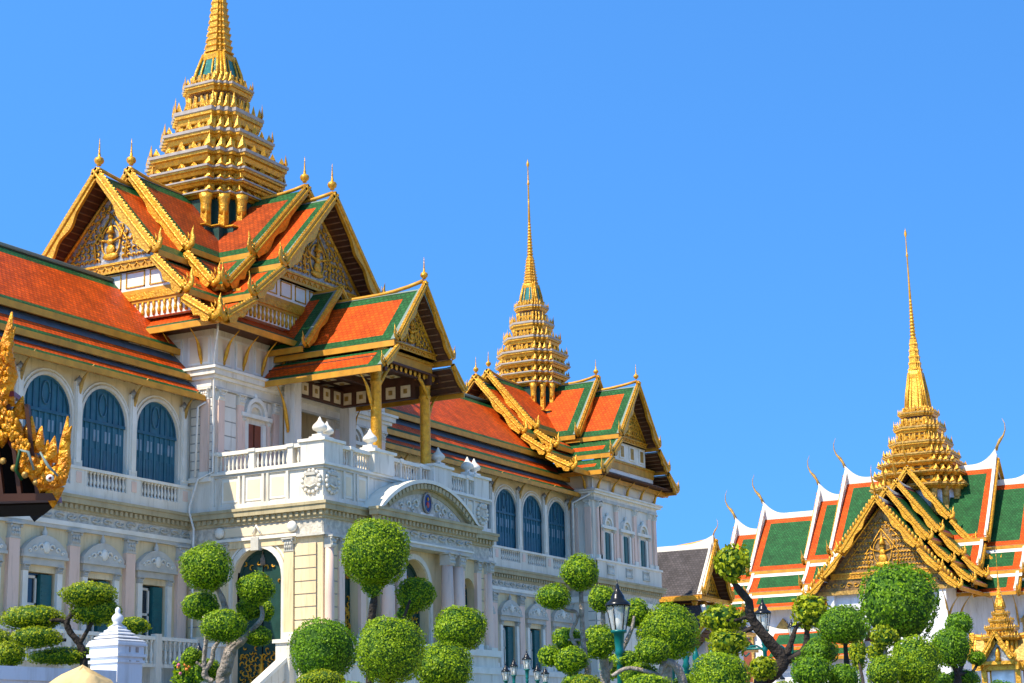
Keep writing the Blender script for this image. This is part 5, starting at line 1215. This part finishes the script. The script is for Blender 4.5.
for (y0, y1, h) in ((643, 639.5, .160), (639.5, 636, .132), (636, 632.5, .104), (632.5, 629.5, .078), (629.5, 626, .055)):
    za, zb = zc(y0), zc(y1); P = []
    for q, z in ((h*.9, za), (h, za+(zb-za)*.18), (h*.97, za+(zb-za)*.42), (h*.66, zb)):
        P += [(cxp+sx_*q, -.15+sy_*q, z) for sx_, sy_ in ((-1, -1), (1, -1), (1, 1), (-1, 1))]
    b.idx(P, [(j*4+k, j*4+(k+1) % 4, (j+1)*4+(k+1) % 4, (j+1)*4+k) for j in range(3) for k in range(4)]+[(12, 13, 14, 15)], 'garden_white')
b.lathe((cxp, -.15, zc(626)), [(.05, 0), (.03, .02), (.045, .04), (.05, .06), (.04, .08), (.018, .1), (.022, .115), (.02, .135), (.004, .15)], 'garden_white', seg=12)
for (y0, y1, h) in ((663, 661.5, .1625), (654, 648, .1565)):     # rain stains on the mouldings
    b.box(cxp+h*.35, cxp+h*.55, -.15+h-.01, -.15+h+.0015, zc(y0)+.004, zc(y1)-.002, 'weather'); b.box(cxp-h*.15, cxp-h*.06, -.15+h-.01, -.15+h+.0015, zc(y0)+.004, zc(y1)-.002, 'weather')
b.build('gate_post', gw)
# boulder in front of the wall
bp = at(82, 690, 8.0); b = MB(); rng = random.Random(11)
P = []; seg, rings = 22, 60; top = at(82, 671, 8.0).z
for j in range(rings+1):
    t = j/rings; z = G0+(top-G0)*t
    for k in range(seg):
        q = 2*pi*k/seg; r = (.19+.02*sin(3*q+1)+.012*sin(7*q+5*t))*(1-.3*t)*((1-max(0, (t-.93)/.07)**4)**.5 if t > .93 else 1)*1.25*(1+.07*sin(9*t+q*2))
        P.append((bp.x+r*cos(q)*(1.05 if t < .9 else .95), bp.y+r*sin(q), z+.03*sin(q*2+.6)*t))
b.idx(P, [(j*seg+k, j*seg+(k+1) % seg, (j+1)*seg+(k+1) % seg, (j+1)*seg+k) for j in range(rings) for k in range(seg)]+[tuple(rings*seg+k for k in range(seg))], 'boulder', True, True)
tag(b.build('boulder', loc=(bp.x, bp.y, G0)), 'tall rounded sand-yellow boulder in front of the white garden wall', 'boulder')

# ================================================================== street lamps
def street_lamp(x, ytip, dist, label, capw=.45, group='green street lamps with black-capped lanterns', arms=False, detail=True):
    """fluted green post, tapered glass lantern, black bell cap and spike; capw = cap diameter in m"""
    p = at(x, ytip, dist); s = capw/.45; t = thing('street_lamp', label, 'street lamp', (p.x, p.y, G0), group); zt_ = p.z
    b = MB(); c = (p.x, p.y, 0)
    b.lathe((p.x, p.y, zt_), [(.235*s, -.50*s), (.24*s, -.47*s), (.20*s, -.42*s), (.13*s, -.37*s), (.125*s, -.32*s), (.10*s, -.28*s), (.075*s, -.24*s), (.03*s, -.17*s), (.035*s, -.13*s), (.015*s, -.09*s), (.004, 0)], 'iron_black', seg=16, world=True); b.build('lantern_cap', t)
    b = MB(); b.lathe((p.x, p.y, zt_), [(.13*s, -.94*s), (.21*s, -.50*s)], 'lamp_glass', seg=6, world=True, sm=False)
    for k in range(6):
        q = 2*pi*k/6; b.tube([(p.x+.13*s*cos(q), p.y+.13*s*sin(q), zt_-.94*s), (p.x+.212*s*cos(q), p.y+.212*s*sin(q), zt_-.49*s)], .012*s, 'iron_black', seg=4, world=True)
    g = b.build('lantern', t)
    b = MB(); b.lathe((p.x, p.y, zt_), [(.04*s, -.93*s), (.06*s, -.8*s), (.05*s, -.62*s), (.01, -.55*s)], 'bulb', seg=8, world=True); b.build('bulb', g)
    b = MB(); h = zt_-.94*s-G0
    b.lathe((p.x, p.y, G0), [(.2*s, 0), (.2*s, .25), (.13*s, .35), (.11*s, .9), (.13*s, .95), (.075*s, 1.05), (.058*s, h-.6*s), (.09*s, h-.56*s), (.06*s, h-.5*s), (.065*s, h-.45*s), (.09*s, h-.41*s), (.075*s, h-.36*s), (.10*s, h-.06*s), (.15*s, h-.04*s), (.15*s, h)], 'iron_green', seg=12, world=True)
    if arms:
        for sg in (-1, 1):
            P = [Vector((p.x, p.y, zt_-1.5*s))+hd*sg*v+Vector((0, 0, w_)) for v, w_ in ((0, 0), (.2, .12), (.45, .1), (.6, -.05), (.5, -.15), (.4, -.06))]
            b.tube(P, .025, 'iron_green', seg=6, world=True)
        b.tube([Vector((p.x, p.y, zt_-1.45*s))+hd*.5*v for v in (-1, 1)], .03, 'iron_green', seg=6, world=True)
    b.build('post', t); return t
street_lamp(617, 579, 34, 'large green street lamp with clear lantern in front of the clipped trees, nearest of them')
street_lamp(762, 596, 48, 'street lamp with scrolled arms behind the dark forked trunk', .42, arms=True)
street_lamp(526.5, 649, 66, 'tallest lamp of the small cluster before the palace right wing', .34)
street_lamp(505.5, 662, 72, 'small lamp at the left end of the cluster before the palace right wing', .34)
street_lamp(513.5, 657, 78, 'second small lamp from the left in the cluster before the palace right wing', .36)
street_lamp(537, 662, 74, 'small lamp just right of the tallest lamp in the cluster', .34)
street_lamp(545, 665, 78, 'small lamp at the right end of the cluster before the palace right wing', .34)
street_lamp(199, 640, 40, 'small black-capped lamp behind the grey twisted trunks near the stair', .30)
street_lamp(780, 669, 60, 'low lamp under the dark forked trunk, only its black cap showing', .30)
street_lamp(791, 618, 75, 'distant lamp half hidden by loose foliage before the throne hall', .34)
street_lamp(953, 655, 80, 'distant lamp left of the golden shrine', .34)

# green iron fence
def iron_fence(xs, ytop, dist, label):
    p0 = at(xs[0], ytop, dist); p1 = at(xs[-1], ytop, dist); t = thing('iron_fence', label, 'fence', (p0.x, p0.y, G0))
    z = p0.z
    for i, x in enumerate(xs):
        p = at(x, ytop, dist); b = MB(); b.lathe((p.x, p.y, G0), [(.1, 0), (.07, .3), (.06, z-G0-.2), (.1, z-G0-.15), (.06, z-G0-.05), (.09, z-G0+.05), (.01, z-G0+.3)], 'iron_green', seg=8, world=True); b.build('post', t)
    b = MB()
    for dz in (-.25, -.42): b.tube([p0+Vector((0, 0, dz)), p1+Vector((0, 0, dz))], .03, 'iron_green', seg=6, world=True)
    n = int((p1-p0).length/.22)
    for k in range(n): q = p0.lerp(p1, (k+.5)/n); b.tube([(q.x, q.y, G0+.1), (q.x, q.y, q.z-.25)], .014, 'iron_green', seg=4, world=True)
    b.build('rail', t)
iron_fence([672, 686, 696, 712, 728], 660, 42, 'green iron fence with ball-topped posts behind the large round bushes')

# ================================================================== clipped trees
import numpy as np
def foliage(par, c, r, leaf, n, seed, core='foliage_core', loose=0.0, lm='leaf', tail=None, lump=0.075):
    """clipped foliage mass: dark twiggy core and leaf-sized faces spread through the outer shell"""
    g = np.random.default_rng(seed); c = np.array(c)
    if not hasattr(r, '__len__'): r = (r, r, r)
    r = np.array(r)
    d = g.normal(size=(n, 3)); d /= np.linalg.norm(d, axis=1)[:, None]
    ph = g.uniform(0, 6, 6)
    lumpf = 1+lump*(np.sin(d[:, 0]*4.1+ph[0])*np.sin(d[:, 1]*3.7+ph[1])+.6*np.sin(d[:, 2]*5+ph[2]+d[:, 0]*3))
    rad = lumpf*(1-np.abs(g.normal(0, .045+loose*.16, n)))+g.uniform(0, 1, n)**9*(.11+loose*.15)
    pos = d*rad[:, None]*r
    thin = np.sin(d[:, 0]*9+ph[1])*np.sin(d[:, 1]*8+ph[2])*np.sin(d[:, 2]*8.5+ph[0]); L_s = np.where(thin < -.45, .45, 1.0)
    if tail is not None: pos[:, 2] -= np.where(d[:, 2] < -.4, (-.4-d[:, 2])*tail*r[2], 0)
    pos += c
    nrm = d/r; nrm /= np.linalg.norm(nrm, axis=1)[:, None]
    nrm += g.normal(0, .45+loose*.4, (n, 3)); nrm /= np.linalg.norm(nrm, axis=1)[:, None]
    t = np.cross(nrm, g.normal(size=(n, 3))); t /= np.linalg.norm(t, axis=1)[:, None]; b = np.cross(nrm, t)
    L = (leaf*g.uniform(.6, 1.4, n)*L_s)[:, None]; W = L*.30
    V = np.stack([pos-t*L*.5, pos+b*W+nrm*L*.06, pos+t*L*.5, pos-b*W+nrm*L*.06], 1).reshape(-1, 3)
    # core: icosphere-like lat/long shell inside
    seg, rg = 18, 12; cv = []; cf = []
    for j in range(rg+1):
        th = pi*j/rg
        for k in range(seg):
            q = 2*pi*k/seg; dd = np.array([sin(th)*cos(q), sin(th)*sin(q), cos(th)])
            e = (1+lump*(sin(dd[0]*4.1+ph[0])*sin(dd[1]*3.7+ph[1])+.6*sin(dd[2]*5+ph[2]+dd[0]*3)))*(.88-.22*loose)
            p = dd*e*r
            if tail is not None and dd[2] < -.4: p[2] -= (-.4-dd[2])*tail*r[2]*.9
            cv.append(tuple(c+p))
    m0 = len(cv)
    for j in range(rg):
        for k in range(seg): cf.append((j*seg+k, (j+1)*seg+k, (j+1)*seg+(k+1) % seg, j*seg+(k+1) % seg))
    nf0 = len(cf)
    me = bpy.data.meshes.new('foliage'); allv = np.concatenate([np.array(cv), V]); quads = np.concatenate([np.array(cf), (np.arange(4*n)+m0).reshape(n, 4)])
    me.vertices.add(len(allv)); me.vertices.foreach_set('co', allv.astype(np.float32).ravel())
    me.loops.add(quads.size); me.loops.foreach_set('vertex_index', quads.astype(np.int32).ravel())
    me.polygons.add(len(quads)); me.polygons.foreach_set('loop_start', np.arange(0, quads.size, 4, dtype=np.int32))
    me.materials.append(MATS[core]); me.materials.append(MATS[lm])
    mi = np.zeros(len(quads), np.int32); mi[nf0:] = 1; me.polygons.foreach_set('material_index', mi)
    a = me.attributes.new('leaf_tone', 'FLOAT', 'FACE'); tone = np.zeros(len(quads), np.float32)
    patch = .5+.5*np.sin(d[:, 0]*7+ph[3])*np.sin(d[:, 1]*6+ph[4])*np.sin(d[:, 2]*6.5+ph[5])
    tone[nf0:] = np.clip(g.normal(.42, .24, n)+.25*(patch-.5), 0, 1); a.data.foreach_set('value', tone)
    me.update(calc_edges=True); me.validate()
    o = bpy.data.objects.new('foliage', me); COL.objects.link(o); o.parent = par; o.matrix_parent_inverse = wm(par).inverted()
    return o
SEED = [0]
def topiary(label, dist, balls, limbs, bark='bark_grey', lm='leaf', loose=0.0, leafpx=2.3, name='topiary_tree', cat='clipped tree', group='clipped trees in the palace garden', base=None):
    """balls: (x, y, rx, ry[, ddist, tail, loose, lm]) in pixels; limbs: lists of (x, y, radius_px, ddist), lowest first; the first is carried to the ground"""
    x0, y0, r0 = limbs[0][0][:3]; dd0 = limbs[0][0][3] if len(limbs[0][0]) > 3 else 0
    bpnt = at(x0, y0, dist+dd0); gx = base or (bpnt.x, bpnt.y); t = thing(name, label, cat, (gx[0], gx[1], G0), group)
    b = MB(); k = m_per_px(dist)
    for i, L in enumerate(limbs):
        P = []; Rr = []
        if i == 0: P.append(Vector((gx[0], gx[1], G0-.05))); Rr.append(L[0][2]*k*1.45); P.append(Vector((gx[0]*.6+bpnt.x*.4, gx[1]*.6+bpnt.y*.4, G0+.35*(bpnt.z-G0)))); Rr.append(L[0][2]*k*1.15)
        for q in L:
            dd = q[3] if len(q) > 3 else 0; P.append(at(q[0], q[1], dist+dd)); Rr.append(q[2]*k)
        # smooth the path
        PP = []; RR = []
        for a in range(len(P)-1):
            p_1 = P[max(0, a-1)]; p0 = P[a]; p1 = P[a+1]; p2 = P[min(len(P)-1, a+2)]
            for s_ in range(4):
                u = s_/4; PP.append(.5*((2*p0)+(p1-p_1)*u+(2*p_1-5*p0+4*p1-p2)*u*u+(3*p0-p_1-3*p1+p2)*u**3)); RR.append((Rr[a]*(1-u)+Rr[a+1]*u)*random.uniform(.9, 1.12))
        PP.append(P[-1]); RR.append(Rr[-1]); b.tube(PP, RR, bark, seg=8, world=True)
    b.build('trunk', t)
    for bl in balls:
        x, y, rx, ry = bl[:4]; dd = bl[4] if len(bl) > 4 else 0; tail = bl[5] if len(bl) > 5 else None; lo = bl[6] if len(bl) > 6 and bl[6] is not None else loose; m_ = bl[7] if len(bl) > 7 else lm
        SEED[0] += 1; d_ = dist+dd; kk = m_per_px(d_); area = rx*ry
        lp = leafpx*(1+lo*.9); n = int(min(14000, max(500, 4*pi*area/(lp*lp*.30)*.95)))
        foliage(t, tuple(at(x, y, d_)), (rx*kk*1.02, rx*kk*1.02, ry*kk*1.02), lp*kk, n, SEED[0], loose=lo, lm=m_, tail=tail)
    return t
topiary('cloud-pruned bonsai with flat dark green pads above the white garden wall', 22, [(33, 618, 31, 12.5, .2), (36, 637.5, 25, 11, -.2), (88, 594.5, 28, 12.5, 0), (96, 611, 25, 13.5, .1), (62, 657, 34, 7.5, .2), (70, 655, 30, 8, .6)],
    [[(84, 668, 4), (83, 655, 4), (79, 643, 3.4), (70, 632, 3.2), (67, 622, 3), (72, 614, 2.5), (84, 604, 2)], [(69, 624, 2.5), (58, 620, 2), (42, 622, 1.6)], [(80, 644, 2), (90, 626, 1.8), (98, 616, 1.4)], [(66, 640, 1.6), (46, 640, 1.4), (36, 640, 1)]], 'bark_dark', 'leaf_yellow', .12)
topiary('low clipped shrub at the left edge behind the garden wall', 24, [(9, 654, 16, 12), (-16, 650, 14, 13, .3)], [[(10, 670, 3), (9, 656, 2)]], 'bark_dark', 'leaf_yellow', .12)
topiary('clipped shrub peeping out behind the stepped cap of the garden wall post', 24, [(130, 626, 21, 9), (102, 658, 7, 7)], [[(130, 668, 3), (130, 640, 2.4), (130, 630, 1.5)], [(130, 655, 1.5), (112, 660, 1.2), (103, 659, 1)]], 'bark_dark', 'leaf_yellow', .12)
topiary('tall tree of many clipped balls on pale twisted trunks before the green side door', 26, [(207, 567.5, 25, 23.5, 0), (201, 606, 18.5, 14.5, .3), (224, 625.5, 22.5, 16.5, -.5), (256, 588.5, 18.5, 15.5, 0), (249, 609, 13, 11, .5), (267, 611, 7, 10, .5), (258, 636.5, 14, 9.5, .1), (191.5, 657, 10, 9, .2), (208, 670, 13.5, 11, .5)],
    [[(222, 690, 7), (226, 668, 6.5), (232, 648, 6), (243, 640, 4), (252, 630, 2.8), (262, 618, 2.2), (261, 606, 1.8)], [(231, 650, 4.5), (229, 636, 3.5), (226, 612, 3.2), (222, 598, 2.8), (216, 586, 2.2)], [(213, 682, 3), (204, 674, 2.6), (212, 660, 2.4), (214, 648, 2.2), (222, 638, 1.8)], [(206, 676, 2.4), (204, 660, 2.2), (206, 640, 2), (204, 616, 1.8)], [(205, 668, 1.6), (196, 662, 1.2)]], 'bark_grey', 'leaf')
topiary('tall single ball tree with a leafy tail below, largest before the porch columns', 24, [(375.5, 552, 34, 32.5, 0, .06), (373, 584, 12, 10, 0, .5, .3), (415.5, 594, 19.5, 17, .4, .1), (405, 613, 8, 7, .4)],
    [[(370, 690, 4.5), (370, 640, 4.2), (372, 615, 4), (374, 600, 3.6), (376, 580, 2.5)], [(371, 650, 2.4), (392, 640, 2.2), (402, 622, 1.8), (410, 600, 1.4)]], 'bark_dark', 'leaf')
topiary('wide dark green ball bush at the foot of the stair', 21, [(323, 650, 33.5, 32, 0), (321, 682, 24, 12, -.9, None, None, 'leaf_yellow')], [[(323, 715, 5), (323, 680, 4)], [(323, 712, 3, 0), (321, 700, 2.5, -.9)]], 'bark_dark', 'leaf_deep')
topiary('smooth round ball bush directly under the tall single ball tree', 20, [(390, 650.5, 34, 33, 0)], [[(390, 715, 5), (390, 680, 4)]], 'bark_dark', 'leaf')
topiary('pair of clipped balls, the upper leaning right, before the palace porch corner', 23, [(460, 628, 26, 21.5, 0, .1), (443, 668, 29, 24.5, -.8)], [[(447, 712, 4.5), (449, 680, 4), (455, 650, 3), (459, 635, 2)]], 'bark_grey', 'leaf')
topiary('slender tree with small clipped balls and a hooked branch left of the large lamp', 36, [(580, 572.5, 18.5, 17, 0, .1), (554, 597, 17, 12.5, -.2), (567, 639, 15, 11.5, .4), (549, 656, 11, 10.5, 0, None, .2), (571, 660, 17, 13.5, -.4, None, .1), (577, 682, 14, 8, -.6)],
    [[(585, 700, 4), (588, 670, 3.4), (584, 650, 3), (582, 620, 2.6), (581, 592, 2.4)], [(586, 668, 2.4), (577, 648, 2.2), (571, 634, 2), (577, 620, 1.8), (576, 612, 1.8), (566, 610, 1.6), (558, 602, 1.4)], [(586, 680, 2.4), (570, 674, 2), (571, 664, 1.6)], [(572, 676, 1.4), (556, 666, 1.2), (550, 660, 1)], [(588, 640, 1.5), (577, 640, 1.3), (568, 640, 1)]], 'bark_grey', 'leaf')
topiary('thick-stemmed tree with three clipped balls just behind the large lamp', 38, [(602, 599, 13.5, 13, 0), (634, 613.5, 15, 14.5, .3), (600, 642, 18, 16.5, -.3), (612, 668, 12, 12, .6, None, .2)],
    [[(606, 700, 5.5), (605, 670, 5), (603, 650, 4), (603, 625, 2.8), (603, 605, 2)], [(606, 672, 2.6), (622, 650, 2.4), (632, 628, 2), (634, 616, 1.4)]], 'bark_grey', 'leaf')
topiary('broad dome-shaped bush, largest right of the lamp post', 38, [(668, 633.5, 30.5, 28.5, 0)], [[(668, 700, 5), (668, 660, 4)]], 'bark_grey', 'leaf')
topiary('low tree with clipped balls on a bent pale trunk just right of the lamp post', 33, [(652, 651, 17.5, 13, 0), (640, 676, 19, 13, .3), (627, 660, 14, 9, .8), (690, 684, 16, 9, .5)],
    [[(680, 700, 4.5), (683, 684, 4.4), (677, 668, 4.2), (668, 662, 3.8), (662, 668, 3), (660, 680, 2)], [(668, 664, 2.5), (655, 660, 2)], [(662, 676, 2.2), (630, 668, 2), (612, 676, 1.8)], [(662, 682, 2), (645, 684, 1.6)], [(682, 690, 2), (690, 688, 1.4)]], 'bark_grey', 'leaf')
topiary('forked black-trunked tree with loose leafy tufts before the throne hall wing', 27, [(732, 562, 17.5, 16, 0, .55, .55), (723, 619, 23.5, 14.5, .3, None, .4), (728, 643, 20, 13.5, -.2, None, .35), (810, 611, 18, 16, 0, .3, .6), (763, 668, 13, 11.5, -.4, None, .3)],
    [[(762, 690, 9), (771, 674, 8.5), (783, 661, 7.5), (772, 645, 5.6), (758, 628, 5), (750, 614, 4.6), (749, 602, 4.2), (741, 592, 3.6), (734, 582, 2.8), (732, 568, 1.8)], [(782, 660, 5.5), (798, 656, 4.2), (806, 645, 3.6), (807, 628, 2.4), (809, 616, 1.6)], [(786, 656, 4), (792, 640, 3), (796, 628, 2), (804, 620, 1.4)], [(756, 626, 2.6), (740, 634, 2), (730, 640, 1.4)], [(750, 616, 2), (736, 620, 1.6), (726, 620, 1.2)]], 'bark_dark', 'leaf_yellow', leafpx=3.8)
topiary('smooth dome-topped bush under the forked black tree', 22, [(720, 678, 29, 26.5, 0)], [[(720, 720, 5), (720, 690, 4)]], 'bark_grey', 'leaf')
topiary('mushroom-headed tree with a thin dark stem left of the great round tree', 25, [(843, 627, 24, 21.5, 0, -.35), (820, 652, 18, 13.5, .4), (811, 672, 21, 17, -.4, None, .25), (843, 678, 16, 13.5, -.2)],
    [[(846, 705, 3.4), (847, 670, 3.2), (846, 655, 2.6), (845, 640, 2)], [(846, 690, 2.2), (826, 672, 2), (820, 658, 1.6)], [(846, 696, 2), (815, 690, 1.6)]], 'bark_dark', 'leaf_deep')
topiary('great round tree, biggest clipped ball, before the golden gable', 22, [(899.5, 601.5, 39, 38, 0)], [[(893, 700, 4.6), (896, 660, 4), (899, 620, 3)]], 'bark_dark', 'leaf_deep', leafpx=3.4)
topiary('bright round bush with a ragged yellowish tuft below the great round tree', 20, [(915, 664, 25, 27, 0), (884, 637, 14, 12, .5, None, .6, 'leaf_yellow'), (878, 652, 11, 10, .7, None, .5, 'leaf_yellow'), (884, 672, 17, 16, -.3)], [[(908, 720, 4.5), (910, 690, 3.6)], [(906, 700, 2.4, .2), (888, 668, 2, .5), (884, 642, 1.2, .5)], [(900, 706, 2), (886, 690, 1.6, -.2)]], 'bark_grey', 'leaf')
topiary('dark clipped ball with a second smaller one behind it, left of the golden shrine', 30, [(951, 647, 19.5, 20, 0), (959, 624, 13.5, 11, .7), (936, 680, 14, 9, -.2), (962, 679, 18, 9, .4), (977, 658, 8.5, 7, .6, None, .2)],
    [[(957, 700, 4), (958, 678, 3.6), (954, 664, 3), (952, 650, 2)], [(958, 676, 2.4, .2), (966, 650, 2, .6), (961, 630, 1.6, .7)], [(958, 674, 2), (972, 672, 1.6, .5), (978, 662, 1.1, .6)], [(957, 692, 2), (938, 688, 1.4)]], 'bark_dark', 'leaf_deep')
topiary('small round bush low behind the pale crooked branch', 30, [(858, 655, 9, 16, 1.0, None, .6, 'leaf_yellow')], [[(864, 700, 2), (862, 676, 1.6, .5), (858, 660, 1, 1)]], 'bark_dark', 'leaf_yellow', .4)

for (x, y, rx, ry, d, lab, m_) in (
        (648, 686, 24, 12, 26, 'low clipped bush at the bottom edge right of the lamp post', 'leaf'),
        (586, 684, 15, 9, 30, 'low clipped bush at the bottom edge left of the lamp post', 'leaf_yellow'),
        (784, 690, 15, 9, 24, 'low leafy bush at the foot of the forked black trunk', 'leaf_yellow'),
        (1000, 690, 15, 9, 34, 'low bush at the foot of the golden shrine', 'leaf_deep'),
        (352, 692, 22, 10, 18, 'low bush between the two largest ball bushes at the bottom edge', 'leaf'),
        (-4, 640, 16, 10, 25, 'pad of clipped foliage cut by the left edge above the wall', 'leaf_yellow')):
    topiary(lab, d, [(x, y, rx, ry)], [[(x, y+20, 3), (x, y+4, 2)]], 'bark_dark', m_, .12, cat='clipped bush')
# flowering shrub near the stair
fp = at(186, 668, 30); t = thing('flowering_shrub', 'small shrub with pink and orange flowers beside the stair', 'shrub', (fp.x, fp.y, G0), None)
b = MB(); b.tube([(fp.x, fp.y, G0), (fp.x, fp.y, fp.z-.1)], .04, 'bark_dark', world=True); b.build('stem', t)
foliage(t, (fp.x, fp.y, fp.z-.15), (.22, .22, .3), .07, 500, 99, loose=.5)
rng = random.Random(9)
for k in range(8):
    q = at(rng.uniform(178, 194), rng.uniform(658, 676), 29.7); b = MB(); b.blob(q, .03, 'petal_pink' if k % 2 else 'petal_orange', 6, 4, jit=.25); b.tube([q, (fp.x, fp.y, fp.z-.2)], .006, 'leaf', seg=3, world=True); b.build('flower', t)
